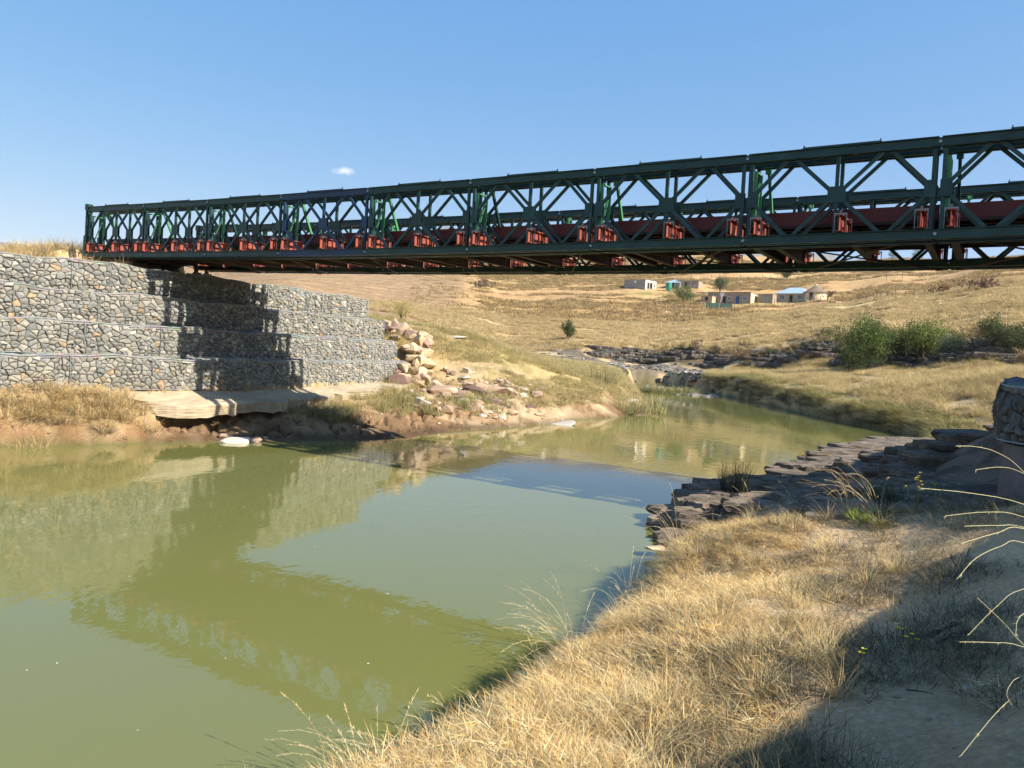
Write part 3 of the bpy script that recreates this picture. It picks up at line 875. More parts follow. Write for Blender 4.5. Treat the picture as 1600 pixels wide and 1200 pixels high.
def gabion(root_name, label, line, z0, heights, step, wall_width, side, seed, cw=.14, ch=.102, cap=None, n_ind=300, outward=1, taper=0.0, tone=1.0):
    root = empty(root_name, (line[0][0], line[0][1], z0))
    base = Vector((line[0][0], line[0][1], z0))
    tag(root, label, 'gabion wall', kind='thing')
    rnd = random.Random(seed)
    stones = []
    bv, bf, bc = [], [], []
    z = z0
    for k, hh in enumerate(heights):
        Q = offset_line(line, k * step, side, taper=taper)
        seg = np.hypot(*(np.diff(Q, axis=0).T)); Ls = np.concatenate([[0], np.cumsum(seg)]); S = Ls[-1]
        if cap: S -= cap[k]
        T = np.gradient(Q, axis=0); T /= np.hypot(T[:, 0], T[:, 1])[:, None]
        def P(s, d, zz, Q=Q, Ls=Ls, T=T):
            x = np.interp(s, Ls, Q[:, 0]); y = np.interp(s, Ls, Q[:, 1]); tx = np.interp(s, Ls, T[:, 0]); ty = np.interp(s, Ls, T[:, 1])
            return Vector((x + ty * side * d, y - tx * side * d, zz)) - base
        def bulge(s, t): return .065 * abs(math.sin(math.pi * (s + .7 * k) / 2.0)) ** .45 - .04 + .045 * math.sin(math.pi * min(1, max(0, t / hh))) + .03 * math.sin(s * 2.1 + k) * math.sin(math.pi * t / hh)
        def sag(s): return .035 * math.sin(s * 1.7 + k * 2) + .02 * math.sin(s * 4.3 + k)
        # stones of the face
        for (c, poly) in voronoi_cells(S, hh, cw, ch, rnd):
            cx = sum(p[0] for p in poly) / len(poly); cy = sum(p[1] for p in poly) / len(poly)
            area = .5 * abs(sum(poly[a][0] * poly[(a + 1) % len(poly)][1] - poly[(a + 1) % len(poly)][0] * poly[a][1] for a in range(len(poly))))
            if area < .003: continue
            ins = .006 + .009 * rnd.random()
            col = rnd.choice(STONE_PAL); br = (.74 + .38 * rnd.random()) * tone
            if rnd.random() < .02: col = (.46, .44, .38)
            if rnd.random() < .02: col = (.38, .28, .18)
            col = tuple(a * br for a in col)
            n = len(poly)
            pj = [(p[0] + (rnd.random() - .5) * .018, p[1] + (rnd.random() - .5) * .018) for p in poly]
            tilt = ((rnd.random() - .5) * .5, (rnd.random() - .5) * .6); pr_ = rnd.random() * .06 - .03
            vs = []
            for (f_, d0) in ((0, -.10), (ins * .4, -.022), (ins * 2.1, .004)):
                for (x, y) in pj:
                    dx, dy = cx - x, cy - y; dl = math.hypot(dx, dy) + 1e-6
                    q = min(.8, f_ / dl); X, Y = x + dx * q, y + dy * q
                    dd = d0 + pr_ + bulge(X, Y) + (tilt[0] * (X - cx) + tilt[1] * (Y - cy) if d0 > -.09 else 0)
                    vs.append(P(X, dd, z + Y * (1 - .0) + sag(X) * (Y / hh)))
            vs.append(P(cx + (rnd.random() - .5) * .05, .016 + .02 * rnd.random() + pr_ + bulge(cx, cy), z + cy + sag(cx) * cy / hh + (rnd.random() - .5) * .04))
            fs = []
            for a in range(n):
                b_ = (a + 1) % n
                fs += [(a, b_, n + b_, n + a), (n + a, n + b_, 2 * n + b_, 2 * n + a), (2 * n + a, 2 * n + b_, 3 * n)]
            if side < 0: fs = [f[::-1] for f in fs]
            pp = proj_px(vs[-1] + base)
            vis = pp is not None and -10 < pp[0] < 1610 and -10 < pp[1] < 1210
            dist = (vs[-1] + base).length
            stones.append((area / dist ** 2 * (1 if vis else 0.001), vs, fs, col))
        # stones of the ledge
        if k < len(heights):
            for (c, poly) in voronoi_cells(S, step + .25 if k < len(heights) - 1 else 1.0, .3, .22, rnd):
                cx = sum(p[0] for p in poly) / len(poly); cy = sum(p[1] for p in poly) / len(poly); n = len(poly)
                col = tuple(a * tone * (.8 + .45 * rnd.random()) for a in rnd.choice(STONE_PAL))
                vs = []
                for (q, d0) in ((0, -.07), (.05, -.012), (.2, .006)):
                    for (x, y) in poly:
                        X, Y = x + (cx - x) * q, y + (cy - y) * q
                        vs.append(P(X, -Y + .02, z + hh + d0 + sag(X)))
                vs.append(P(cx, -cy + .02, z + hh + .02 + .02 * rnd.random() + sag(cx)))
                fs = []
                for a in range(n):
                    b_ = (a + 1) % n
                    fs += [(a, b_, n + b_, n + a), (n + a, n + b_, 2 * n + b_, 2 * n + a), (2 * n + a, 2 * n + b_, 3 * n)]
                pp = proj_px(vs[-1] + base)
                stones.append((.00001 if z + hh > EYE or pp is None else area / max(1, (vs[-1] + base).length) ** 2 * .3, vs, fs, col))
        # dark fill behind the stones
        ns = max(8, int(S / .4))
        for a in range(ns):
            s0, s1 = S * a / ns, S * (a + 1) / ns
            v = [P(s0, -.05, z + .0), P(s1, -.05, z + .0), P(s1, -.05, z + hh - .05), P(s0, -.05, z + hh - .05), P(s0, -wall_width, z + hh - .05), P(s1, -wall_width, z + hh - .05), P(s1, -wall_width, z), P(s0, -wall_width, z)]
            b0 = len(bv); bv += v
            bf += [(b0, b0 + 1, b0 + 2, b0 + 3), (b0 + 3, b0 + 2, b0 + 5, b0 + 4), (b0 + 4, b0 + 5, b0 + 6, b0 + 7)]
            if a == ns - 1: bf.append((b0 + 1, b0 + 6, b0 + 5, b0 + 2))
            if a == 0: bf.append((b0, b0 + 3, b0 + 4, b0 + 7))
        # wire baskets: heavy selvedge wires and the woven mesh
        s0 = 0.0
        while s0 < S - .1:
            s1 = min(S, s0 + rnd.choice((1.0, 1.5, 2.0, 2.0)))
            if S - s1 < .5: s1 = S
            m_ = MB()
            def W(s, t, r=.0045, m_=m_):
                pass
            dep = .075
            nn = max(2, int((s1 - s0) / .25))
            for t in (0.01, hh):
                m_.tube([P(s0 + (s1 - s0) * q / nn, dep - .03, z + t + sag(s0 + (s1 - s0) * q / nn) * t / hh) for q in range(nn + 1)], .009, 4)
            for s in (s0, s1):
                m_.tube([P(s, .03 + bulge(s, hh * q / 4), z + hh * q / 4) for q in range(5)], .012, 4)
            if k < len(heights):
                m_.tube([P(s0, .03, z + hh + .012), P(s0, -step, z + hh + .012)], .006, 4)
            # woven mesh as thin ribbons
            pitch = .10
            nc = int((s1 - s0) / pitch); nr_ = int(hh / .07)
            for c_ in range(nc):
                prev = None
                for r_ in range(nr_ + 1):
                    s = s0 + (c_ + .5 + (.28 if r_ % 2 else -.28)) * pitch; t = hh * r_ / nr_
                    dd = .052 + bulge(s, t) + .006 * math.sin(s * 31 + t * 17)
                    p = P(s, dd, z + t)
                    if prev is not None:
                        e = P(s + .0018, dd, z + t); 
                        b0 = len(m_.v); m_.v += [tuple(prev[0]), tuple(prev[1]), tuple(e), tuple(p)]; m_.f.append((b0, b0 + 1, b0 + 2, b0 + 3)); m_.c += [(1, 1, 1)] * 4
                        prev = (p, e)
                    else: prev = (p, P(s + .0018, dd, z + t))
            m_.build('wire_basket', M['wire'], root)
            s0 = s1
        z += hh
    stones.sort(key=lambda q: -q[0])
    for (a, vs, fs, col) in stones[:n_ind]:
        mobj('stone', mesh_from('stone', vs, fs, M['stone'], [col] * len(vs)), root)
    V_, F_, C_ = [], [], []
    for (a, vs, fs, col) in stones[n_ind:]:
        b0 = len(V_); V_ += vs; F_ += [tuple(b0 + q for q in f) for f in fs]; C_ += [col] * len(vs)
    o = mobj('packed_stones', mesh_from('packed_stones', V_, F_, M['stone'], C_), root); o['kind'] = 'stuff'
    o = mobj('stone_core', mesh_from('stone_core', bv, bf, M['core']), root); o['kind'] = 'stuff'
    return root
M['core'] = mat_noise('dark_gaps_between_stones', (.065, .058, .05), (.10, .09, .075), 10, 1)
gabion('gabion_wall', 'stepped grey gabion wall of wire caged stones under the left end of the bridge', WALL, 1.28, [.87, .87, .87, .88], .84, 1.5, 1, 3, cap=[.35, .7, 1.1, 1.7], taper=.47, tone=.92)
gabion('gabion_wall', 'shaded gabion block on a concrete base cut by the right edge of the photo', WALL2, 2.12, [.70, .80], .85, 1.2, 1, 5, cw=.13, ch=.10, cap=[0, 0], n_ind=220, tone=.5)  # tone darkens the stone colours to stand in for the block's shade
#@@PART3
# ------------------------------------------------------------------ concrete: apron of the left wall, base of the right block
def grid_slab(name, front, back, th, mat, rag=.0, seed=1, n=70, rows=8):
    """slab between two polylines of (x, y, z); the front edge may be ragged"""
    rnd = random.Random(seed)
    def rs(P, m):
        P = [Vector(p) for p in P]; Ls = [0]
        for a, b_ in zip(P, P[1:]): Ls.append(Ls[-1] + (b_ - a).length)
        out = []
        for i in range(m):
            t = Ls[-1] * i / (m - 1)
            j = max(k for k in range(len(Ls)) if Ls[k] <= t + 1e-9); j = min(j, len(P) - 2)
            out.append(P[j].lerp(P[j + 1], (t - Ls[j]) / (Ls[j + 1] - Ls[j])))
        return out
    A, B = rs(front, n), rs(back, n)
    V, Fc = [], []
    off = [0.0] * n
    o = 0
    for i in range(n):
        if rnd.random() < .35: o = rnd.uniform(-1, 1) * rag
        off[i] = o + rnd.uniform(-.25, .25) * rag
    for lay in (0, 1):
        for i in range(n):
            for j in range(rows):
                t = j / (rows - 1)
                p = A[i].lerp(B[i], t)
                d = (A[i] - B[i]); d.z = 0; d.normalize()
                if j == 0: p = p + d * (off[i] + (.10 * rnd.uniform(-1, 1) * rag * 3 if lay else 0) - (.06 if lay else 0))
                z = p.z + .05 * mnoise.noise(Vector((p.x * .9, p.y * .9, 3))) + .02 * mnoise.noise(Vector((p.x * 5, p.y * 5, 9)))
                if lay: z -= th * (1 + .25 * mnoise.noise(Vector((p.x * 2.4, p.y * 2.4, 1)))) + (rnd.uniform(0, .07) if j == 0 else 0)
                V.append((p.x, p.y, z))
    m = n * rows
    for i in range(n - 1):
        for j in range(rows - 1):
            a = i * rows + j
            Fc.append((a, a + rows, a + rows + 1, a + 1)); Fc.append((m + a, m + a + 1, m + a + rows + 1, m + a + rows))
        Fc.append((i * rows, m + i * rows, m + (i + 1) * rows, (i + 1) * rows))
    for e in (0, (n - 1) * rows):
        for j in range(rows - 1): Fc.append((e + j, e + j + 1, m + e + j + 1, m + e + j))
    return mobj(name, mesh_from(name, V, Fc, mat))
M['apron'] = mat_noise('pale_broken_concrete', (.34, .27, .18), (.48, .40, .28), 1.1, .9, bump=1.0, bscale=16, dist=.05, c3=(.33, .24, .15), coord='Generated')
M['apron'].node_tree.nodes['Noise Texture'].inputs['Scale'].default_value = 9
o = grid_slab('concrete_apron', [(-10.8, 20.0, 1.2), (-10.35, 20.3, 1.12), (-9.9, 20.4, 1.0), (-9.4, 20.6, .90), (-8.65, 20.9, .88), (-7.9, 22.2, .90), (-7.3, 23.6, .92), (-6.6, 25.4, .95), (-6.0, 27.2, 1.0), (-5.4, 29.2, 1.1), (-4.8, 31.6, 1.22), (-3.9, 33.2, 1.42)],
              [(-10.95, 20.25, 1.30), (-10.4, 20.75, 1.30), (-9.5, 21.8, 1.30), (-8.95, 22.7, 1.30), (-8.3, 24.4, 1.30), (-7.5, 26.6, 1.30), (-6.9, 28.2, 1.30), (-6.2, 30.3, 1.32), (-5.5, 32.6, 1.36), (-5.0, 34.2, 1.5)], .28, M['apron'], rag=.20, seed=4)
tag(o, 'pale broken concrete apron undercut above the water below the left gabion wall', 'concrete slab', kind='thing')
M['mauve'] = mat_noise('mauve_grey_concrete', (.13, .105, .095), (.21, .175, .155), 3, .9, bump=.3, bscale=30, dist=.01, c3=(.27, .25, .25))  # mauve grey concrete, its colour darkened for the shade there
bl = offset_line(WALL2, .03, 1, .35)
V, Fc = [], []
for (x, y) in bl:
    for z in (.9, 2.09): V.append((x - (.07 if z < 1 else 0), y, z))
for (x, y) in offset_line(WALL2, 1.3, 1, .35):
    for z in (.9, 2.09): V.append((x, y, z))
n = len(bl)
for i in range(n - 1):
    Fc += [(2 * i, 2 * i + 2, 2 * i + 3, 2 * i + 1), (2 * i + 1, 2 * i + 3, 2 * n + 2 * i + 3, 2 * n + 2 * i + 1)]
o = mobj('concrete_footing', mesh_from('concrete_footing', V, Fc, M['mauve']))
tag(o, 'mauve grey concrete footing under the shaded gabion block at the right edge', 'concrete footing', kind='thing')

# ------------------------------------------------------------------ rocks
def rock_mesh(seed, flat=.6, npt=16, name='rock', rough=0.0):
    rnd = random.Random(seed)
    bm = bmesh.new()
    for _ in range(npt):
        v = Vector((rnd.gauss(0, 1), rnd.gauss(0, 1), rnd.gauss(0, 1))).normalized()
        v = Vector((math.copysign(abs(v.x) ** .7, v.x), math.copysign(abs(v.y) ** .7, v.y), math.copysign(abs(v.z) ** .7, v.z)))
        v *= rnd.uniform(.82, 1.08)
        bm.verts.new((v.x * .5, v.y * .5 * rnd.uniform(.8, 1), v.z * .5 * flat))
    r = bmesh.ops.convex_hull(bm, input=bm.verts)
    bmesh.ops.delete(bm, geom=list({g for g in r['geom_interior'] + r['geom_unused'] if isinstance(g, bmesh.types.BMVert)}), context='VERTS')
    bmesh.ops.bevel(bm, geom=list(bm.edges), offset=.02, segments=1, affect='EDGES')
    me = bpy.data.meshes.new(name)
    bm.to_mesh(me); bm.free()
    return me
def rockmat(name, c1, c2, c3, sc=2.5):
    return mat_noise(name, c1, c2, sc, .88, bump=.6, bscale=14, dist=.03, c3=c3, obj_rand=.22, spec=.25)
M['rock_pink'] = rockmat('pinkish_sandstone', (.36, .24, .17), (.50, .37, .27), (.56, .45, .34))
M['rock_tan'] = rockmat('tan_sandstone', (.42, .31, .19), (.56, .44, .29), (.33, .22, .14))
M['rock_dark'] = rockmat('purple_brown_rock', (.17, .11, .09), (.27, .18, .145), (.33, .25, .2))
def strata_mat(name, c1, c2, c3):
    m, t, b = new_mat(name)
    N, L_ = t.nodes, t.links
    g = N.new('ShaderNodeNewGeometry')
    def nz(scale, sc3, det):
        mp = N.new('ShaderNodeMapping'); mp.inputs['Scale'].default_value = sc3; L_.new(g.outputs['Position'], mp.inputs[0])
        q = N.new('ShaderNodeTexNoise'); q.inputs['Scale'].default_value = scale; q.inputs['Detail'].default_value = det; q.inputs['Roughness'].default_value = .65
        L_.new(mp.outputs[0], q.inputs['Vector']); return q.outputs[0]
    a, s_ = nz(2.2, (1, 1, 1), 7), nz(1.4, (1, 1, 26), 5)
    av = N.new('ShaderNodeMath'); av.operation = 'ADD'; L_.new(a, av.inputs[0]); L_.new(s_, av.inputs[1])
    hf = N.new('ShaderNodeMath'); hf.operation = 'MULTIPLY'; hf.inputs[1].default_value = .5; L_.new(av.outputs[0], hf.inputs[0])
    cr = N.new('ShaderNodeValToRGB'); cr.color_ramp.elements[0].position = .38; cr.color_ramp.elements[0].color = (*c1, 1); cr.color_ramp.elements[1].position = .62; cr.color_ramp.elements[1].color = (*c3, 1)
    e = cr.color_ramp.elements.new(.5); e.color = (*c2, 1)
    L_.new(hf.outputs[0], cr.inputs[0]); L_.new(cr.outputs[0], b.inputs['Base Color'])
    b.inputs['Roughness'].default_value = .85; b.inputs['Specular IOR Level'].default_value = .25
    b1 = N.new('ShaderNodeBump'); b1.inputs['Strength'].default_value = .9; b1.inputs['Distance'].default_value = .03; L_.new(s_, b1.inputs['Height'])
    b2 = N.new('ShaderNodeBump'); b2.inputs['Strength'].default_value = .7; b2.inputs['Distance'].default_value = .03; L_.new(nz(9, (1, 1, 1), 7), b2.inputs['Height']); L_.new(b1.outputs[0], b2.inputs['Normal'])
    L_.new(b2.outputs[0], b.inputs['Normal'])
    return m
M['rock_grey'] = strata_mat('layered_slate', (.075, .058, .043), (.16, .125, .093), (.28, .225, .17)) if True else rockmat('grey_slate', (.17, .14, .115), (.27, .225, .185), (.12, .095, .075), 2.2)
M['rock_white'] = rockmat('whitish_rock', (.46, .40, .34), (.60, .54, .46), (.40, .30, .24))
M['rock_black'] = strata_mat('dark_strata', (.05, .042, .034), (.11, .092, .075), (.22, .19, .155)) if True else rockmat('dark_strata_rock', (.07, .06, .05), (.15, .13, .105), (.24, .21, .18), .7)
RM = {m: [rock_mesh(i * 7 + q * 100, f) for i, f in enumerate((.55, .7, .85, .45, .65, .9))] for q, m in enumerate(('rock_pink', 'rock_tan', 'rock_dark', 'rock_grey', 'rock_white', 'rock_black'))}
for m in RM:
    for me_ in RM[m]: me_.materials.append(M[m])

def rock(mat, x, y, s, rz=None, z=None, flat=1.0, name='rock', sink=.25, tilt=.25, parent=None, idx=None):
    me_ = RM[mat][R.randrange(6) if idx is None else idx]
    o = bpy.data.objects.new(name, me_)
    o.scale = (s, s * R.uniform(.7, 1), s * flat)
    if z is None: z = gz(x, y)
    o.location = (x, y, z + s * flat * .35 - s * flat * sink)
    o.rotation_euler = (R.uniform(-tilt, tilt), R.uniform(-tilt, tilt), R.uniform(0, 6.28) if rz is None else rz)
    return link(o, parent)

ORD = ['first', 'second', 'third', 'fourth', 'fifth', 'sixth', 'seventh', 'eighth', 'ninth', 'tenth', 'eleventh', 'twelfth', 'thirteenth', 'fourteenth', 'fifteenth', 'sixteenth', 'seventeenth', 'eighteenth', 'nineteenth', 'twentieth', 'last but three', 'last but two', 'last but one', 'last', 'very last', 'x']
# the angular block pile at the end of the wall
GP = 'angular blocks heaped beside the end of the gabion wall'
for row, (d, px0, px1, cnt) in enumerate([(33.4, 618, 668, 6), (34.2, 612, 672, 8), (35.0, 608, 672, 8), (35.7, 606, 672, 8), (36.3, 604, 668, 7)]):
    for i in range(cnt):
        px = px0 + (px1 - px0) * (i + R.uniform(.2, .8)) / cnt
        x, y, z = on_ground(px, d + R.uniform(-.2, .2))
        mt_ = R.choice(['rock_tan', 'rock_tan', 'rock_pink', 'rock_dark'])
        o = rock(mt_, x, y, R.uniform(.6, .95), z=max(z, 1.15 + .38 * row), sink=.05, tilt=.6)
        tag(o, '%s block in the heap at the wall end, %s, %s row' % ({'rock_tan': 'tan', 'rock_pink': 'pinkish', 'rock_dark': 'dark'}[mt_], ORD[i] + ' from left', ('bottom', 'second lowest', 'middle', 'second highest', 'top')[row]), 'rock', GP)
GS = 'scattered stones on the left river bank'
cnt = 0
while cnt < 135:
    px = R.uniform(622, 860) if cnt < 62 else R.uniform(630, 800); t = (px - 655) / 205
    d = R.uniform(27.5 + 3.5 * t, 35 + 1.0 * t)
    x, y, z = on_ground(px, d)
    if z < .12 or z > 2.2: continue
    s = R.uniform(.22, .62) * (1.0 if R.random() < .75 else 1.5)
    mt_ = R.choice(['rock_tan', 'rock_pink', 'rock_white', 'rock_pink', 'rock_dark'])
    o = rock(mt_, x, y, s, flat=R.uniform(.5, .95), tilt=.35)
    tag(o, 'loose %s %s stone, %s of the slope right of the block heap' % ('small' if s < .35 else ('middling' if s < .55 else 'large'), {'rock_tan': 'tan', 'rock_pink': 'pinkish', 'rock_white': 'whitish', 'rock_dark': 'dark'}[mt_],
        ('upper left part' if px < 730 else 'upper right part') if z > .95 else ('lower left part' if px < 730 else 'lower right part')), 'rock', GS)
    cnt += 1
for (px, d, s, fl, mt, lab, idx) in [
    (622, 32.2, 1.05, .95, 'rock_dark', 'large dark purple brown boulder at the foot of the block pile', 2),
    (690, 31.8, 1.5, .5, 'rock_pink', 'long tilted pink rock slab right of the dark boulder', 0),
    (745, 32.5, 1.5, .6, 'rock_dark', 'large mauve grey block half buried in the eroded slope', 4),
    (775, 33.5, 1.6, .5, 'rock_pink', 'broad pink slab leaning on the eroded slope', 3),
    (768, 31.6, 1.0, .7, 'rock_dark', 'dark split rock below the mauve grey block', 1),
    (868, 31.9, 1.9, .34, 'rock_white', 'long flat pale slab at the tip of the muddy shore', 3),
    (897, 31.2, 1.7, .30, 'rock_white', 'pale flat rock with a dark underside at the water edge', 0),
    (902, 33.0, 1.8, .32, 'rock_pink', 'upper flat grey pink slab above the pale shore rock', 3),
    (983, 42.5, 1.1, .35, 'rock_white', 'small pale flat stone on the point of the left bank', 0),
    (365, 20.9, .95, .62, 'rock_white', 'whitish wedge shaped rock on the mud below the broken concrete', 1),
    (392, 21.2, .55, .5, 'rock_pink', 'smaller reddish rock right of the whitish wedge rock', 5),
    (350, 21.4, .45, .6, 'rock_pink', 'small rock left of the whitish wedge rock', 2),
    (405, 21.0, .3, .6, 'rock_white', 'little pale stone at the water edge beside the wedge rock', 2),
    (716, 40.0, 1.0, .45, 'rock_white', 'isolated white rock in the grass above the eroded slope', 0),
    (655, 37.5, .9, .5, 'rock_dark', 'brown rock on top of the slope behind the block pile', 3),
    (1485, 30.6, 1.3, .35, 'rock_tan', 'flat tan stepping rock where the far grass bank meets the ledge', 0),
    (1505, 29.8, 1.6, .3, 'rock_tan', 'wide sunlit flat rock beside the tan stepping rock', 3),
    (1540, 28.6, 1.8, .4, 'rock_grey', 'grey rock hump in front of the gabion footing', 4)]:
    x, y, z = on_ground(px, d)
    o = rock(mt, x, y, s, flat=fl, rz=R.uniform(-.4, .4), tilt=.12, idx=idx)
    tag(o, lab, 'rock')

# layered slate ledge on the near right bank
def slab_mesh(seed):
    rnd = random.Random(seed)
    n = 22
    top, bot = [], []
    for i in range(n):
        a = 2 * math.pi * i / n
        ca, sa = math.cos(a), math.sin(a)
        rr = (abs(ca) ** 3 + abs(sa) ** 3) ** (-1 / 3) * rnd.uniform(.74, 1.06)
        x, y = .5 * ca * rr, .5 * sa * rr
        top.append((x * rnd.uniform(.93, .99), y * rnd.uniform(.93, .99), .5 + rnd.uniform(-.12, .08)))
        bot.append((x, y, rnd.uniform(-.1, .25)))
    low = [(x * rnd.uniform(.84, .97), y * rnd.uniform(.84, .97), -.5) for x, y, _ in bot]
    V = top + bot + low + [(0, 0, .5)]
    Fc = []
    for i in range(n):
        j = (i + 1) % n
        Fc += [(3 * n, i, j), (i, n + i, n + j, j), (n + i, 2 * n + i, 2 * n + j, n + j)]
    return mesh_from('stone_slab', V, Fc, M['rock_grey'])
SL = [slab_mesh(i) for i in range(10)]
ledge = empty('rock_ledge', (3.0, 12.0, 0))
tag(ledge, 'dark layered slate ledge shaded by the bridge on the near right bank', 'rock ledge')
SH = [(3.2, 12.5), (3.4, 13.8), (4.4, 15.3), (5.6, 16.8), (6.8, 18.2), (8.7, 20.9), (10.8, 24.3), (12.6, 26.0), (15.6, 29.0)]
shp, shs = resample(SH, .2)
def slab(x, y, z, sx, sy, th, rz, tilt=.05):
    o = bpy.data.objects.new('stone_slab', R.choice(SL))
    top_ = z + th / 2; th *= R.uniform(1.6, 2.4)
    o.scale = (sx, sy, th); o.location = (x - 3.0, y - 12.0, top_ - th / 2)
    o.rotation_euler = (R.uniform(-tilt, tilt), R.uniform(-tilt, tilt) - .03, rz)
    return link(o, ledge)
for i in range(225):
    u = R.random() ** 1.25
    k = min(len(shp) - 1, int(u * len(shp)))
    p = shp[k]; q = shp[min(k + 1, len(shp) - 1)] - shp[k - 1 if k else 0]
    q = q / (np.hypot(*q) + 1e-9)
    inn = R.random() ** 1.1 * (3.0 + 3.6 * u)
    if i < 90: inn = R.uniform(-.15, .35)
    x, y = p[0] + q[1] * inn, p[1] - q[0] * inn
    sx = R.uniform(.6, 1.5) * (1 + 1.4 * u); sy = R.uniform(.45, 1.0) * (1 + 1.0 * u)
    g_ = gz(x, y)
    z = max(.03, g_ + R.uniform(-.03, .05)) if inn > .3 else R.choice([.02, .10, .18, .26, .34, .42])
    if inn > 1.0 and u > .3: sx *= 1.5; sy *= 1.25; z = g_ - .01
    slab(x, y, z, sx, sy, R.uniform(.07, .15), R.uniform(-.3, .22), .05)
for (px, d, z, sx, sy) in [(1085, 13.2, .16, 1.6, .9), (1100, 13.3, .26, 1.5, .9), (1145, 14.5, .12, 1.7, 1.0), (1160, 14.6, .22, 1.7, 1.0), (1175, 14.9, .33, 1.5, .9), (1215, 16.5, .16, .9, .6), (1350, 20.4, .35, 2.6, 1.6), (1380, 20.2, .46, 2.6, 1.6),
                           (1078, 12.2, .10, 1.1, .6), (1060, 11.7, .06, .6, .4), (1105, 12.8, .30, 1.1, .7), (1290, 18.6, .28, 2.0, 1.3)]:
    x = (px - 800 + 12) / 1210 * d
    slab(x, d, z, sx, sy, .12, R.uniform(-.15, .2))
for i in range(62):
    px = R.uniform(1240, 1590); d = R.uniform(8.9, 17)
    x = (px - 800 + 10) / 1210 * d
    if x > 5.6 + (d - 9) * .62: continue
    slab(x, d, gz(x, d) - .01, R.uniform(.5, 1.5), R.uniform(.3, .8), R.uniform(.04, .09), R.uniform(-.4, .3), .04)
for (px, d, s, lab) in [(1028, 11.2, .36, 'small sunlit pale stone at the near tip of the slate ledge'), (1098, 11.6, .5, 'flat pale stone between the dry grass and the slate ledge')]:
    x = (px - 800 + 12) / 1210 * d
    o = rock('rock_tan', x, d, s, flat=.5, z=max(gz(x, d), .1), tilt=.1); tag(o, lab, 'rock')

# dark rock strata along the foot of the bleached slope, shoal stones in the stream
strata = empty('rock_strata', (20, 80, 2)); tag(strata, 'band of dark layered rock at the foot of the bleached slope beyond the river', 'rock outcrop')
SLB = []
for i in range(6):
    me_ = SL[i].copy(); me_.materials.clear(); me_.materials.append(M['rock_black']); SLB.append(me_)
FOOT = [(940, 106), (1000, 105), (1060, 101), (1100, 98), (1150, 93), (1200, 89), (1250, 84), (1300, 79), (1350, 73), (1400, 67), (1450, 64), (1500, 61), (1560, 58), (1610, 56)]
def foot(px): return float(np.interp(px, [a for a, b in FOOT], [b for a, b in FOOT]))
for i in range(190):
    px = 930 + 690 * (R.random() ** 1.15)
    lv = R.random()
    d = foot(px) + lv * 5.5 - 1.0
    x, y, z = on_ground(px, d)
    sc = (1.0 if px < 1250 else .75)
    o = bpy.data.objects.new('stone_slab', R.choice(SLB))
    o.scale = (R.uniform(1.6, 5.5) * sc, R.uniform(1.2, 2.4) * sc, R.uniform(.3, .75) * sc)
    o.location = (x - 20, y - 80, z - 2 + R.uniform(-.1, .15)); o.rotation_euler = (R.uniform(-.1, .1), R.uniform(-.08, .08), R.uniform(-.5, .1) - .1)
    link(o, strata)
V_, F_, C_ = [], [], []
def add_rock_to(V_, F_, C_, mesh, loc, s, rz, col):
    b0 = len(V_)
    c, s_ = math.cos(rz), math.sin(rz)
    for v in mesh.vertices:
        x, y, z = v.co.x * s[0], v.co.y * s[1], v.co.z * s[2]
        V_.append((loc[0] + x * c - y * s_, loc[1] + x * s_ + y * c, loc[2] + z))
    for p in mesh.polygons: F_.append(tuple(b0 + q for q in p.vertices))
    C_.extend([col] * len(mesh.vertices))
M['shoal'] = mat_noise('shoal_stones', (.75, .75, .75), (1.2, 1.2, 1.2), 1.5, .85, attr=True)
for i in range(520):
    if i < 260: px, d = R.gauss(1085, 24), R.uniform(66, 90)
    elif i < 420: px, d = R.uniform(950, 1090), R.uniform(86, 104)
    else: px, d = R.uniform(760, 930), R.uniform(100, 118)
    x, y, z = on_ground(px, d)
    if abs(z) < .03 or z < -.3: z = max(z, -.05)
    s = R.uniform(.3, 1.3)
    c = R.choice([(.20, .18, .15), (.34, .31, .27), (.14, .12, .10), (.22, .19, .17), (.09, .08, .07)])
    add_rock_to(V_, F_, C_, RM['rock_grey'][R.randrange(6)], (x, y, z), (s, s * .8, s * .45), R.uniform(0, 6), c)
tag(mobj('shoal_stones', mesh_from('shoal_stones', V_, F_, M['shoal'], C_)), kind='stuff')
# pebbles and crumbs of earth on the left bank
V_, F_, C_ = [], [], []
for i in range(2200):
    px = R.uniform(0, 960); d = R.uniform(17.5, 36)
    x = (px - 800) / 1210 * d
    z = gz(x, d)
    if not .03 < z < 1.6: continue
    s = R.uniform(.03, .16)
    c = R.choice([(.30, .20, .12), (.24, .145, .08), (.42, .34, .25), (.20, .12, .07)])
    add_rock_to(V_, F_, C_, RM['rock_grey'][R.randrange(6)], (x, d, z), (s, s, s * .6), R.uniform(0, 6), c)
for i in range(260):
    d = R.uniform(3, 12); x = d * R.uniform(.1, .62)
    z = gz(x, d)
    if z < .1: continue
    s = R.uniform(.01, .05)
    add_rock_to(V_, F_, C_, RM['rock_grey'][R.randrange(6)], (x, d, z), (s, s, s * .6), R.uniform(0, 6), R.choice([(.35, .28, .2), (.25, .18, .12), (.45, .4, .33)]))
tag(mobj('pebbles', mesh_from('pebbles', V_, F_, M['shoal'], C_)), kind='stuff')
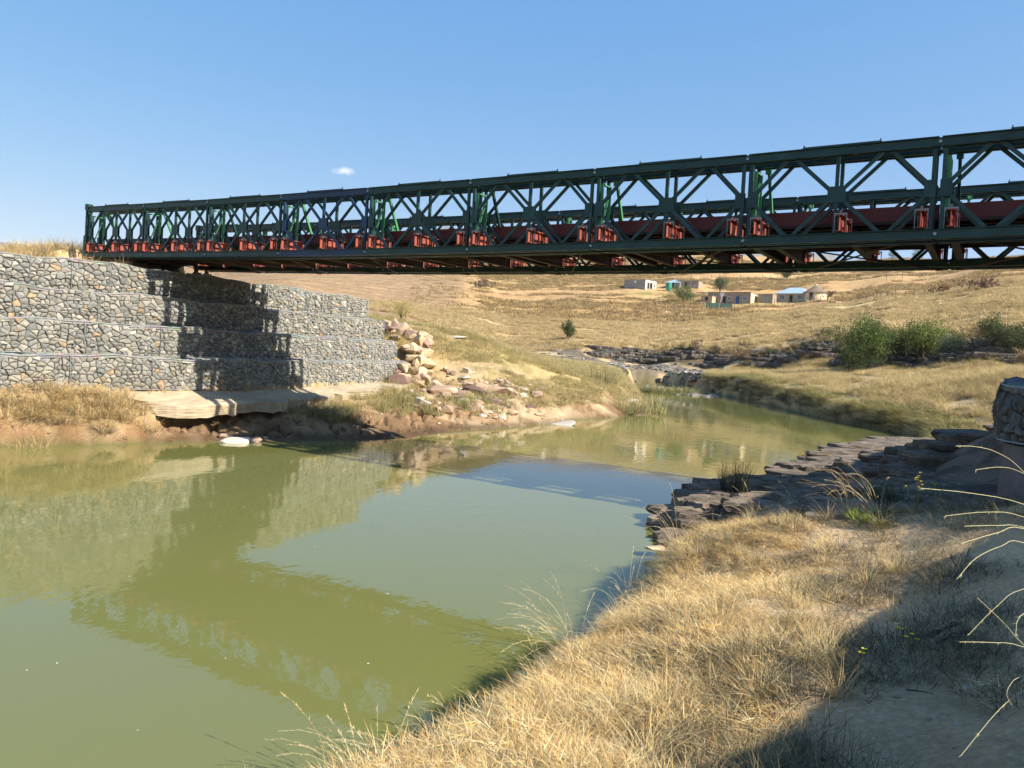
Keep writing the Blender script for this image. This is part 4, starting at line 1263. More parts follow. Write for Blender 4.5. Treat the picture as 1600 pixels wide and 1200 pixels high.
#@@PART4
# ------------------------------------------------------------------ houses and yards on the far slope
M['plaster_grey'] = mat_noise('grey_block_plaster', (.25, .235, .22), (.33, .31, .285), .8, .9, c3=(.38, .35, .31))
M['plaster_brown'] = mat_noise('brown_grey_plaster', (.27, .215, .165), (.35, .285, .22), .7, .9, c3=(.40, .34, .27))
M['plaster_white'] = mat_noise('white_plaster', (.66, .63, .57), (.78, .75, .69), .9, .85)
M['plaster_cream'] = mat_noise('cream_plaster', (.60, .49, .33), (.70, .58, .40), .9, .85)
M['plaster_tan'] = mat_noise('tan_plaster', (.42, .32, .22), (.50, .39, .27), .9, .85)
M['roof_blue'] = mat_noise('pale_blue_sheet_roof', (.38, .50, .60), (.48, .60, .70), .6, .45, metallic=.15)
M['roof_flat'] = mat_noise('dull_flat_roof', (.22, .19, .17), (.30, .27, .24), .6, .8)
M['thatch'] = mat_noise('grey_brown_thatch', (.17, .125, .09), (.26, .195, .145), 3, .95, bump=.4)
M['door_blue'] = mat_noise('blue_door_paint', (.02, .07, .24), (.03, .10, .32), 3, .5)
M['dark'] = mat_noise('dark_opening', (.02, .018, .016), (.035, .03, .028), 2, .8)
M['glass'] = mat_noise('window_glass', (.05, .07, .09), (.09, .12, .15), .5, .12, spec=.6)
M['frame_w'] = mat_noise('white_window_frame', (.6, .6, .58), (.7, .7, .68), 2, .6)
M['tank'] = mat_noise('green_plastic_tank', (.03, .22, .15), (.04, .28, .19), 2, .5)
M['screen'] = mat_noise('dark_green_sheet', (.022, .085, .075), (.035, .12, .10), 1.0, .6)
M['post'] = mat_noise('weathered_post_wood', (.11, .085, .065), (.20, .16, .13), 4, .9)

def box_part(name, mat, parent, x0, x1, y0, y1, z0, z1, bv=0):
    b = MB(); b.box(x0, x1, y0, y1, z0, z1)
    return b.build(name, M[mat], parent)
def window(parent, x, z, w_=1.1, h_=1.0, y=0.0, bars=1, axis='x', mat='frame_w'):
    """window in the front wall (axis x, facing -y) or in the right wall (axis y, facing +x); built in real relief"""
    f = MB(); g = MB()
    def bx(mb, a0, a1, d0, d1, z0, z1):
        if axis == 'x': mb.box(a0, a1, y - d1, y - d0, z0, z1)
        else: mb.box(y + d0, y + d1, a0, a1, z0, z1)
    bx(f, x - w_ / 2, x + w_ / 2, .005, .05, z, z + .07); bx(f, x - w_ / 2, x + w_ / 2, .005, .05, z + h_ - .07, z + h_)
    bx(f, x - w_ / 2, x - w_ / 2 + .07, .004, .049, z + .07, z + h_ - .07); bx(f, x + w_ / 2 - .07, x + w_ / 2, .004, .049, z + .07, z + h_ - .07)
    for k in range(bars):
        xx = x - w_ / 2 + w_ * (k + 1) / (bars + 1); bx(f, xx - .025, xx + .025, .006, .045, z + .07, z + h_ - .07)
    o = f.build('window', M[mat], parent)
    bx(g, x - w_ / 2 + .05, x + w_ / 2 - .05, .003, .02, z + .05, z + h_ - .05)
    g.build('pane', M['glass'], o)
    return o
def door(parent, x, w_=.9, h_=2.05, y=0.0, mat='door_blue', axis='x'):
    b = MB()
    if axis == 'x': b.box(x - w_ / 2, x + w_ / 2, y - .05, y - .004, .0, h_)
    else: b.box(y + .004, y + .05, x - w_ / 2, x + w_ / 2, 0, h_)
    o = b.build('door', M[mat], parent)
    h = MB()
    if axis == 'x': h.box(x + w_ * .35, x + w_ * .35 + .1, y - .09, y - .05, 1.0, 1.05)
    else: h.box(y + .05, y + .09, x + w_ * .35, x + w_ * .35 + .1, 1.0, 1.05)
    h.build('handle', M['frame_w'], o)
    return o
def house(px, d, rz, label, cat='house', name='house', dz=-.15):
    x, y, z = on_ground(px, d)
    e = empty(name, (x, y, z + dz), rz)
    return tag(e, label, cat)
def hip(parent, x0, x1, y0, y1, z0, rise, ov, mat, inset=None):
    x0 -= ov; x1 += ov; y0 -= ov; y1 += ov
    ins = inset if inset is not None else (y1 - y0) / 2
    ym = (y0 + y1) / 2
    b = MB()
    b.add([(x0, y0, z0), (x1, y0, z0), (x1, y1, z0), (x0, y1, z0), (x0 + ins, ym, z0 + rise), (x1 - ins, ym, z0 + rise), (x0, y0, z0 - .08), (x1, y0, z0 - .08), (x1, y1, z0 - .08), (x0, y1, z0 - .08)],
          [(0, 1, 5, 4), (1, 2, 5), (2, 3, 4, 5), (3, 0, 4), (6, 7, 1, 0), (7, 8, 2, 1), (8, 9, 3, 2), (9, 6, 0, 3), (9, 8, 7, 6)])
    return b.build('roof', M[mat], parent)
RZ = D2R(-38)

# white house with a porch, upper left of the group
h = house(990, 262, D2R(-42), 'flat roofed white house with a recessed porch and shade-grey left side, highest left')
b = MB(); b.box(-4.2, 4.2, 0, .25, -1, 3.1); b.box(-4.2, 4.2, 6.75, 7, -1, 3.1); b.box(-4.2, -3.95, .25, 6.75, -1, 3.1)
b.build('wall', M['plaster_grey'], h)  # shade on the white house's left walls put into grey plaster
b = MB(); b.box(3.95, 4.2, .26, 1.2, -1, 3.1); b.box(3.95, 4.2, 4.6, 6.74, -1, 3.1); b.box(3.95, 4.2, 1.2, 4.6, 2.35, 3.1); b.box(2.0, 2.2, .26, 6.74, -1, 3.0); b.box(3.95, 4.15, 2.8, 3.0, -1, 2.35)
b.build('porch_wall', M['plaster_white'], h)
door(h, 2.0, y=2.2, axis='y', mat='plaster_brown'); door(h, 3.8, y=2.2, axis='y', mat='dark'); window(h, 5.6, .9, 1.2, 1.1, y=4.2, axis='y')
box_part('roof', 'roof_flat', h, -4.3, 4.35, -.1, 7.1, 3.1, 3.2); window(h, -1.5, 1.1, 1.0, .8, y=0)
# satellite dish on its wall
b = MB(); b.tube([(0.5, -.1, 2.3), (.5, -.5, 2.4)], .03, 5); b.tube([(.5, -.5, 2.4), (.5, -.56, 2.42)], .45, 12); b.build('satellite_dish', M['frame_w'], h)

h = house(1049, 262, D2R(-35), 'small dark walled house with a pale hipped sheet roof beside the white house')
b = MB(); b.box(-2.6, 2.6, 0, 4, -1, 2.1); b.build('wall', M['plaster_grey'], h)
hip(h, -2.6, 2.6, 0, 4, 2.1, 1.1, .3, 'roof_blue'); door(h, .2, mat='dark'); window(h, -1.5, .9); window(h, 1.6, .9)
h = house(1072, 260, D2R(-30), 'plain grey block house half hidden behind the yard tree')
b = MB(); b.box(-3.8, 3.8, 0, 4.5, -1, 2.6); b.build('wall', M['plaster_brown'], h); box_part('roof', 'roof_flat', h, -3.9, 3.9, -.1, 4.6, 2.6, 2.7); window(h, 1.8, .9); door(h, -.5, mat='dark')

h = house(1137, 213, RZ, 'long flat roofed grey brown house with two blue doors and a white patch')
b = MB(); b.box(-6.2, 6.0, 0, .25, -1, 3.2); b.box(-6.2, -5.95, .25, 5.5, -1, 3.2); b.box(-6.2, 6.0, 5.5, 5.75, -1, 2.7); b.build('wall', M['plaster_brown'], h)
b = MB(); b.add([(6.0, 0, -1), (6.0, 5.75, -1), (6.0, 5.75, 2.7), (6.0, 0, 3.2), (5.75, 0.25, -1), (5.75, 5.5, -1), (5.75, 5.5, 2.7), (5.75, .25, 3.2)], [(0, 1, 2, 3), (4, 7, 6, 5), (0, 3, 7, 4), (3, 2, 6, 7)]); b.build('side_wall', M['plaster_cream'], h)  # sunlit side put into the colour: cream beside the brown front
b = MB(); b.add([(-6.3, -.15, 3.2), (6.1, -.15, 3.2), (6.1, 5.9, 2.7), (-6.3, 5.9, 2.7), (-6.3, -.15, 3.28), (6.1, -.15, 3.28), (6.1, 5.9, 2.78), (-6.3, 5.9, 2.78)], [(3, 2, 1, 0), (4, 5, 6, 7), (0, 1, 5, 4), (1, 2, 6, 5), (2, 3, 7, 6), (3, 0, 4, 7)]); b.build('roof', M['roof_flat'], h)
window(h, -4.6, 1.0, .9, 1.2, bars=0, mat='door_blue'); door(h, -1.4, mat='dark'); window(h, .2, .9, 1.2, 1.1, bars=2); door(h, 2.4); window(h, 4.4, .9, 1.3, 1.1, bars=2)
b = MB(); b.add([(-2.7, -.012, 3.18), (-1.3, -.012, 3.18), (-1.55, -.012, 2.3), (-1.9, -.012, 1.5), (-2.3, -.012, .3), (-2.6, -.012, .2), (-2.35, -.012, 1.8), (-2.75, -.012, 2.6)], [(0, 7, 6, 5, 4, 3, 2, 1)]); b.build('plaster_patch', M['plaster_white'], h)
h = house(1193, 210, RZ, 'small grey shed with a double door between the long house and the blue roofed house', 'shed', 'shed')
b = MB(); b.box(-2.0, 2.0, 0, 3, -1, 2.5); b.build('wall', M['plaster_brown'], h); box_part('roof', 'roof_flat', h, -2.1, 2.1, -.1, 3.1, 2.5, 2.6); door(h, -.3, .9, mat='plaster_grey'); door(h, .7, .9, mat='plaster_grey')
h = house(1234, 214, RZ, 'tan house under a pale blue hipped sheet roof left of the round hut')
b = MB(); b.box(-4.2, 4.2, 0, 6, -1, 2.5); b.build('wall', M['plaster_tan'], h); hip(h, -4.2, 4.2, 0, 6, 2.5, 1.9, .5, 'roof_blue', 3.0)
window(h, -2.6, .9, 1.3, 1.2, bars=2); door(h, -.2, mat='dark'); window(h, 2.2, .9, 1.3, 1.2, bars=2)
h = house(1271, 210, 0, 'round cream hut with a conical grey thatched roof', 'round hut', 'round_hut')
b = MB(); b.tube([(0, 0, -1), (0, 0, 2.3)], 2.75, 28); b.build('wall', M['plaster_cream'], h, smooth=False)
b = MB(); b.tube([(0, 0, 2.15), (0, 0, 3.2), (0, 0, 4.25)], 3.25, 28, .12); b.build('roof', M['thatch'], h)
b = MB(); b.tube([(0, 0, 4.2), (0, 0, 4.5)], .3, 10, .05); b.build('roof_cap', M['frame_w'], h)
b = MB(); b.box(-2.5, -1.65, -2.35, -2.05, 0, 1.95); o = b.build('door', M['dark'], h)
b = MB(); b.box(.9, 1.6, -2.72, -2.3, 1.1, 1.7); o = b.build('window', M['frame_w'], h)
h = house(1102, 214, RZ, 'low brown mud outbuilding at the left end of the long house', 'outbuilding', 'outbuilding')
b = MB(); b.box(-1.6, 1.6, 0, 2.6, -1, 2.0); b.build('wall', M['plaster_tan'], h); box_part('roof', 'roof_flat', h, -1.75, 1.75, -.1, 2.7, 2.0, 2.1); door(h, 0, .8, 1.7, mat='dark')
h = house(1310, 345, RZ, 'pale house just below the bridge girder high on the slope')
b = MB(); b.box(-5, 5, 0, 5, -1, 2.8); b.build('wall', M['plaster_white'], h); box_part('roof', 'roof_flat', h, -5.1, 5.1, -.1, 5.1, 2.8, 2.9); window(h, -2.5, .9); door(h, 1, mat='dark')
h = house(852, 352, RZ, 'pale house peeping out below the bridge left of the green patch')
b = MB(); b.box(-4, 4, 0, 5, -1, 2.8); b.build('wall', M['plaster_white'], h); box_part('roof', 'roof_flat', h, -4.1, 4.1, -.1, 5.1, 2.8, 2.9); window(h, -2, .9); door(h, 1, mat='dark')
h = house(877, 350, RZ, 'brown flat house directly right of the pale house under the bridge')
b = MB(); b.box(-4, 4, 0, 4.5, -1, 2.3); b.build('wall', M['plaster_brown'], h); box_part('roof', 'roof_flat', h, -4.1, 4.1, -.1, 4.6, 2.3, 2.4); window(h, -2, .9); door(h, 1, mat='dark')
for (px, d, r_, hh, lab) in [(1043.5, 257, .9, 2.3, 'green water tank at the corner of the white house'), (1300, 338, 1.6, 3.2, 'green water tank beside the high pale house')]:
    x, y, z = on_ground(px, d)
    e = tag(empty('water_tank', (x, y, z)), lab, 'water tank')
    b = MB(); b.tube([(0, 0, -.3), (0, 0, hh), (0, 0, hh + .3)], r_, 18, r_ * .97); b.build('tank_body', M['tank'], e)
    b = MB(); b.tube([(0, 0, hh + .25), (0, 0, hh + .4)], r_ * .3, 12); b.build('lid', M['tank'], e)
x, y, z = on_ground(1122, 200)
e = tag(empty('screen_fence', (x, y, z - .1), D2R(-8)), 'dark green sheet screen of two panels below the long house', 'screen')
for k, (x0, x1, y_) in enumerate([(-3.4, -.05, 0), (.05, 3.3, .35)]):
    b = MB()
    for i in range(16):
        a0 = x0 + (x1 - x0) * i / 16; a1 = x0 + (x1 - x0) * (i + 1) / 16 - .02
        b.box(a0, a1, y_ + (.04 if i % 2 else 0), y_ + .04 + (.04 if i % 2 else 0), 0, 1.75)
    b.build('panel', M['screen'], e)
# utility pole and wash line posts
x, y, z = on_ground(1077, 258)
e = tag(empty('utility_pole', (x, y, z)), 'thin dark power pole behind the yard tree', 'utility pole')
b = MB(); b.tube([(0, 0, -.5), (0, 0, 8.5)], .13, 7, .09); b.build('pole', M['post'], e)
b = MB(); b.box(-.9, .9, -.06, .06, 7.8, 7.95); b.build('crossarm', M['post'], e)
def fence(pts, n, hh, label):
    P0 = on_ground(*pts[0])
    e = tag(empty('wire_fence', P0), label, 'fence')
    PP = []
    for i in range(n):
        t = i / (n - 1) * (len(pts) - 1); k = min(int(t), len(pts) - 2); f = t - k
        px = pts[k][0] * (1 - f) + pts[k + 1][0] * f + R.uniform(-1.2, 1.2); d = pts[k][1] * (1 - f) + pts[k + 1][1] * f
        x, y, z = on_ground(px, d)
        hgt = hh * R.uniform(.8, 1.15)
        b = MB(); b.tube([(x - P0[0], y - P0[1], z - P0[2] - .2), (x - P0[0] + R.uniform(-.12, .12), y - P0[1], z - P0[2] + hgt)], .085, 5)
        b.build('post', M['post'], e); PP.append((x - P0[0], y - P0[1], z - P0[2] + hh * .75))
    b = MB()
    for a, c in zip(PP, PP[1:]):
        for dz in (0, -.35, -.7): b.tube([(a[0], a[1], a[2] + dz), (c[0], c[1], c[2] + dz)], .012, 3)
    b.build('wire', M['post'], e)
fence([(1145, 204), (1225, 203), (1290, 200)], 14, 1.4, 'wire fence on thin posts along the yards below the houses')
fence([(1290, 188), (1345, 180), (1400, 172), (1470, 168)], 15, 1.5, 'crooked wire fence running right from the round hut across the slope')
fence([(1110, 300), (1200, 305), (1290, 300)], 17, 1.7, 'upper wire fence on the slope behind the houses')
fence([(1380, 255), (1450, 262), (1520, 262), (1598, 250)], 9, 2.2, 'tall post fence crossing the upper right field')
fence([(1010, 190), (1060, 200), (1098, 204)], 8, 1.4, 'short fence at the left corner of the yards')

# ------------------------------------------------------------------ shrubs and trees
def leaf_mat(name, k=1.0):
    m, t, b = new_mat(name)
    a = t.nodes.new('ShaderNodeAttribute'); a.attribute_name = 'col'
    t.links.new(a.outputs['Color'], b.inputs['Base Color'])
    b.inputs['Roughness'].default_value = .6; b.inputs['Specular IOR Level'].default_value = .2
    tr = t.nodes.new('ShaderNodeBsdfTranslucent'); t.links.new(a.outputs['Color'], tr.inputs[0])
    mx = t.nodes.new('ShaderNodeMixShader'); mx.inputs[0].default_value = .28
    out = t.nodes['Material Output']
    t.links.new(b.outputs[0], mx.inputs[1]); t.links.new(tr.outputs[0], mx.inputs[2]); t.links.new(mx.outputs[0], out.inputs[0])
    return m
M['leaf'] = leaf_mat('shrub_leaves')
M['bark'] = mat_noise('grey_brown_bark', (.09, .07, .05), (.16, .125, .095), 6, .95)
def quads_mesh(name, P, U, W, cols, mat):
    """leaf quads: centres P, half axes U and W"""
    n = len(P)
    V = np.stack([P - U * .9, P - W * .5 + U * .1, P + U, P + W * .5 + U * .1], 1).reshape(-1, 3)
    me = bpy.data.meshes.new(name)
    me.vertices.add(4 * n); me.vertices.foreach_set('co', V.ravel().astype(np.float32))
    me.loops.add(4 * n); me.loops.foreach_set('vertex_index', np.arange(4 * n, dtype=np.int32))
    me.polygons.add(n); me.polygons.foreach_set('loop_start', np.arange(n, dtype=np.int32) * 4)
    me.update(calc_edges=True)
    a = me.color_attributes.new('col', 'FLOAT_COLOR', 'POINT')
    c = np.ones((4 * n, 4), np.float32); c[:, :3] = np.repeat(cols, 4, 0)
    a.data.foreach_set('color', c.ravel())
    me.materials.append(mat)
    return me
def shrub(px, d, wd, hh, label, c1, c2, leaf=.09, n=5000, cat='shrub', name='shrub', group=None, lobes=9, base=.05, pos=None, trunk=False, sparse=1.0, seed=None):
    rg = np.random.default_rng(seed if seed is not None else int(px * 7 + d))
    x, y, z = pos or on_ground(px, d)
    e = tag(empty(name, (x, y, z)), label, cat, group)
    # lobes -> clumps -> leaves
    LC = []
    for i in range(lobes):
        a = rg.uniform(0, 6.28); q = rg.uniform(.0, .62)
        cx, cy = math.cos(a) * q * wd / 2, math.sin(a) * q * wd / 2
        zc = hh * rg.uniform(.3 + base, .80 - .35 * q)
        LC.append((cx, cy, zc, rg.uniform(.20, .36) * min(wd, hh * 1.3)))
    nc = max(20, n // 45)
    li = rg.integers(0, lobes, nc)
    LCa = np.array(LC)
    dv = rg.normal(size=(nc, 3)); dv /= np.linalg.norm(dv, axis=1)[:, None]
    rad = LCa[li, 3] * rg.uniform(.55, 1.05, nc)
    CC = LCa[li, :3] + dv * rad[:, None] * np.array([1, 1, .85])
    CC[:, 2] = np.maximum(CC[:, 2], hh * base)
    ci = rg.integers(0, nc, n)
    cr = .075 * min(wd, hh) * sparse
    P = CC[ci] + rg.normal(size=(n, 3)) * cr
    P[:, 2] = np.maximum(P[:, 2], .02)
    U = rg.normal(size=(n, 3)); U[:, 2] += .3; U /= np.linalg.norm(U, axis=1)[:, None]
    Wv = np.cross(U, rg.normal(size=(n, 3))); Wv /= np.linalg.norm(Wv, axis=1)[:, None]
    ls = leaf * rg.uniform(.6, 1.35, n)[:, None]
    tcl = rg.random(nc)[ci] * .65 + rg.random(n) * .35
    cols = np.array(c1)[None] * (1 - tcl[:, None]) + np.array(c2)[None] * tcl[:, None]
    mobj('foliage', quads_mesh('foliage', P, U * ls, Wv * ls * .6, cols, M['leaf']), e)
    b = MB()
    ns = 1 if trunk else 5
    for i in range(ns):
        a = rg.uniform(0, 6.28); r0 = 0 if trunk else wd * .06
        tgt = LC[i % lobes]
        p0 = Vector((math.cos(a) * r0, math.sin(a) * r0, -.1)); p2 = Vector(tgt[:3]); p1 = p0.lerp(p2, .5) + Vector((rg.uniform(-.1, .1), rg.uniform(-.1, .1), .1)) * wd * .3
        b.tube([p0, p1, p2], .028 * hh * (1.3 if trunk else .6), 6, .008 * hh)
    for L_ in LC:
        b.tube([(0, 0, hh * .2), Vector(L_[:3]) * .6 + Vector((0, 0, hh * .05)), L_[:3]], .014 * hh, 5, .004 * hh)
    b.build('trunk' if trunk else 'stems', M['bark'], e)
    return e
G1, G2 = (.045, .075, .018), (.16, .20, .055)
O1, O2 = (.05, .07, .03), (.15, .18, .08)
shrub(1352, 66.5, 5.6, 5.0, 'largest dark green bush on the bank right of the stream', G1, (.17, .22, .055), .10, 13000, lobes=12, base=.0)
shrub(1440, 65.5, 5.4, 3.9, 'wide bright green bush right of the largest bush', (.06, .09, .02), (.24, .28, .07), .095, 9500, lobes=10, base=.02)
shrub(1405, 68.0, 3.2, 3.2, 'small green bush squeezed between the two big bushes', G1, G2, .08, 5000)
shrub(1476, 62.0, 2.6, 2.3, 'grey green bush low on the rocks right of the bright bush', (.07, .10, .05), (.20, .23, .13), .07, 4000)
shrub(1545, 60.0, 3.2, 2.7, 'dark leafy bush in the rocky gully near the right edge', (.03, .05, .018), (.13, .16, .05), .075, 5000)
shrub(1597, 58.0, 3.6, 2.6, 'dark bush cut by the right edge of the photo', (.03, .05, .018), (.11, .14, .05), .075, 5000)
shrub(1330, 64.5, 3.0, 2.4, 'low shadowed bush at the left foot of the largest bush', (.03, .05, .015), (.09, .12, .04), .08, 4000)
shrub(886, 118, 2.9, 3.3, 'lone dark green bush beside the upper stream', (.05, .075, .03), (.12, .15, .05), .12, 3000)
shrub(1064, 222, 7.5, 5.2, 'wide green yard tree left of the outbuilding', (.09, .12, .04), (.20, .23, .09), .18, 4500, 'tree', 'tree', trunk=True)
shrub(1122, 245, 5.5, 6.8, 'rounded grey green tree behind the long house', O1, (.17, .20, .10), .18, 4000, 'tree', 'tree', trunk=True)
shrub(1226, 300, 5.0, 5.6, 'small dark tree by the upper fence under the bridge', O1, O2, .2, 2600, 'tree', 'tree', trunk=True)
shrub(1295, 180, 2.2, 1.2, 'tiny grey shrub right of the round hut', O1, O2, .14, 600)
shrub(628, 44, 1.5, 1.3, 'thin yellow green shrub on the grass above the gabion wall end', (.28, .24, .07), (.45, .38, .13), .035, 2200, sparse=1.6)
shrub(1295, 222, 6, 2.0, 'brown thorn scrub above the round hut', (.16, .12, .07), (.28, .2, .12), .16, 1500)
shrub(755, 250, 16, 3.2, 'bare purple brown thicket in the middle field', (.20, .14, .10), (.30, .22, .16), .2, 2600, sparse=.6, lobes=14)
shrub(1530, 140, 14, 2.4, 'long purple brown thicket in the upper right field', (.20, .13, .09), (.33, .22, .14), .15, 3500, sparse=.6, lobes=16)
shrub(1470, 150, 10, 2.0, 'orange brown scrub left of the purple thicket', (.28, .17, .08), (.42, .28, .14), .14, 2500, sparse=.6, lobes=12)
# scrub along the dark bank: countable clumps, one group
GB = 'dry brown and green scrub clumps along the rocky bank'
for i in range(24):
    px = 1040 + 560 * i / 23 + R.uniform(-8, 8); d = foot(px) + R.uniform(-.5, 6.0)
    if 1300 < px < 1390 and d < foot(px) + 1.5: d += 3
    pal = R.choice([((.14, .10, .055), (.30, .22, .12)), ((.09, .075, .045), (.20, .16, .09)), ((.06, .075, .03), (.15, .17, .07)), ((.22, .15, .07), (.42, .29, .14))])
    shrub(px, d, R.uniform(2.6, 4.8), R.uniform(.9, 2.0), 'scrub clump on the dark rocky bank beyond the river, %s from the left' % ORD[i], pal[0], pal[1], .075, 1300, group=GB, lobes=5, sparse=1.3, seed=i)

# two conifers on the skyline right
for (px, d, hh, lab) in [(1390, 372, 9.5, 'left one of two pale layered conifers on the skyline under the bridge'), (1427, 368, 10.5, 'right one of two pale layered conifers on the skyline under the bridge')]:
    rg = np.random.default_rng(int(px)); x, y, z = on_ground(px, d)
    e = tag(empty('conifer_tree', (x, y, z)), lab, 'tree')
    b = MB(); b.tube([(0, 0, -.5), (0, 0, hh)], .22, 7, .05); b.build('trunk', M['bark'], e)
    Ps, cs = [], []
    for k in range(13):
        zz = hh * (.22 + .76 * k / 12); rr = hh * .24 * (1 - k / 13) ** .7 + .3
        for q in range(9):
            a = rg.uniform(0, 6.28); t = rg.uniform(.2, 1, 34)
            Ps.append(np.stack([np.cos(a) * t * rr, np.sin(a) * t * rr, zz + .12 * t * rr + rg.normal(0, .06, 34)], 1) + rg.normal(0, .12, (34, 3)))
    P = np.vstack(Ps); n = len(P)
    U = rg.normal(size=(n, 3)); U /= np.linalg.norm(U, axis=1)[:, None]; Wv = np.cross(U, rg.normal(size=(n, 3))); Wv /= np.linalg.norm(Wv, axis=1)[:, None]
    tc_ = rg.random((n, 1)); cols = np.array([[.05, .08, .06]]) * (1 - tc_) + np.array([[.12, .16, .12]]) * tc_
    mobj('crown', quads_mesh('crown', P, U * .16, Wv * .1, cols, M['leaf']), e)
#@@PART5
# ------------------------------------------------------------------ grass
def grass_mat(name):
    m, t, b = new_mat(name)
    N, L_ = t.nodes, t.links
    a = N.new('ShaderNodeAttribute'); a.attribute_name = 'col'
    oi = N.new('ShaderNodeObjectInfo')
    mr = N.new('ShaderNodeMapRange'); mr.inputs[3].default_value = .72; mr.inputs[4].default_value = 1.22; L_.new(oi.outputs['Random'], mr.inputs[0])
    mx = N.new('ShaderNodeMix'); mx.data_type = 'RGBA'; mx.blend_type = 'MULTIPLY'; mx.inputs[0].default_value = 1
    L_.new(a.outputs['Color'], mx.inputs[6]); L_.new(mr.outputs[0], mx.inputs[7])
    L_.new(mx.outputs[2], b.inputs['Base Color'])
    b.inputs['Roughness'].default_value = .55; b.inputs['Specular IOR Level'].default_value = .3
    g = N.new('ShaderNodeNewGeometry')          # brightens the grass: shading normals bent towards the sky, off the flat blades
    v1 = N.new('ShaderNodeVectorMath'); v1.operation = 'MULTIPLY_ADD'; v1.inputs[1].default_value = (.55, .55, .55); v1.inputs[2].default_value = (0, 0, .75); L_.new(g.outputs['Normal'], v1.inputs[0])
    v2 = N.new('ShaderNodeVectorMath'); v2.operation = 'NORMALIZE'; L_.new(v1.outputs[0], v2.inputs[0]); L_.new(v2.outputs[0], b.inputs['Normal'])
    tr = N.new('ShaderNodeBsdfTranslucent'); L_.new(mx.outputs[2], tr.inputs[0])
    ms = N.new('ShaderNodeMixShader'); ms.inputs[0].default_value = .22
    L_.new(b.outputs[0], ms.inputs[1]); L_.new(tr.outputs[0], ms.inputs[2]); L_.new(ms.outputs[0], N['Material Output'].inputs[0])
    return m
M['grass'] = grass_mat('grass_blades')

def clump(name, n, rad, lmin, lmax, wd, pal, lean=(.1, .9), curl=.5, seed=0, segs=3, up_=0.0, root_tone=.75):
    rg = np.random.default_rng(seed)
    V, Fc, Cc = [], [], []
    for i in range(n):
        a = rg.uniform(0, 6.28); q = rad * math.sqrt(rg.random())
        p = Vector((math.cos(a) * q, math.sin(a) * q, 0))
        az = a + rg.normal(0, .9); le = rg.uniform(*lean)
        ln = rg.uniform(lmin, lmax)
        d = Vector((math.cos(az) * math.sin(le), math.sin(az) * math.sin(le), math.cos(le)))
        side = Vector((-math.sin(az + rg.normal(0, .6)), math.cos(az), 0)).normalized()
        c = np.array(pal[rg.integers(len(pal))]) * rg.uniform(.8, 1.2)
        b0 = len(V)
        cu = curl * rg.uniform(.3, 1.4)
        for s in range(segs + 1):
            t = s / segs
            ww = wd * (1 - t * .92) * (.75 + .5 * rg.random())
            if s < segs:
                V += [tuple(p - side * ww / 2), tuple(p + side * ww / 2)]
                Cc += [tuple(c * (root_tone + (1 - root_tone) * t))] * 2  # blade colour darker towards the root
            else:
                V.append(tuple(p)); Cc.append(tuple(c))
            d = (d + Vector((math.cos(az) * cu / segs, math.sin(az) * cu / segs, -cu * .8 / segs + up_))).normalized()
            p = p + d * (ln / segs)
            if p.z < .003: p.z = .003
        for s in range(segs - 1): Fc.append((b0 + 2 * s, b0 + 2 * s + 1, b0 + 2 * s + 3, b0 + 2 * s + 2))
        Fc.append((b0 + 2 * segs - 2, b0 + 2 * segs - 1, b0 + 2 * segs))
    return mesh_from(name, V, Fc, M['grass'], Cc)

def scatter(name, P, rots, scl, meshes, label=None):
    """many instances of a few clump meshes at points: one object of kind stuff"""
    c = bpy.data.collections.new(name + '_clumps')
    for i, m_ in enumerate(meshes):
        o = bpy.data.objects.new('%s_clump_%d' % (name, i), m_); c.objects.link(o)
    n = len(P)
    me = bpy.data.meshes.new(name)
    me.vertices.add(n); me.vertices.foreach_set('co', np.asarray(P, np.float32).ravel())
    a = me.attributes.new('rot', 'FLOAT_VECTOR', 'POINT'); a.data.foreach_set('vector', np.asarray(rots, np.float32).ravel())
    a = me.attributes.new('scl', 'FLOAT_VECTOR', 'POINT'); a.data.foreach_set('vector', np.asarray(scl, np.float32).ravel())
    a = me.attributes.new('pick', 'INT', 'POINT'); a.data.foreach_set('value', rng.integers(0, len(meshes), n).astype(np.int32))
    me.update()
    o = mobj(name, me); o['kind'] = 'stuff'
    if label: o['label'] = label
    g = bpy.data.node_groups.new(name, 'GeometryNodeTree')
    g.interface.new_socket('Geometry', in_out='INPUT', socket_type='NodeSocketGeometry'); g.interface.new_socket('Geometry', in_out='OUTPUT', socket_type='NodeSocketGeometry')
    N, L_ = g.nodes, g.links
    gi, go = N.new('NodeGroupInput'), N.new('NodeGroupOutput')
    ip = N.new('GeometryNodeInstanceOnPoints'); ci = N.new('GeometryNodeCollectionInfo')
    ci.inputs['Collection'].default_value = c; ci.inputs['Separate Children'].default_value = True; ci.inputs['Reset Children'].default_value = True
    def at_(nm, ty):
        q = N.new('GeometryNodeInputNamedAttribute'); q.data_type = ty; q.inputs['Name'].default_value = nm
        return q.outputs[0]
    L_.new(gi.outputs[0], ip.inputs['Points']); L_.new(ci.outputs[0], ip.inputs['Instance']); ip.inputs['Pick Instance'].default_value = True
    L_.new(at_('pick', 'INT'), ip.inputs['Instance Index']); L_.new(at_('rot', 'FLOAT_VECTOR'), ip.inputs['Rotation']); L_.new(at_('scl', 'FLOAT_VECTOR'), ip.inputs['Scale'])
    L_.new(ip.outputs[0], go.inputs[0])
    md = o.modifiers.new('scatter', 'NODES'); md.node_group = g
    return o

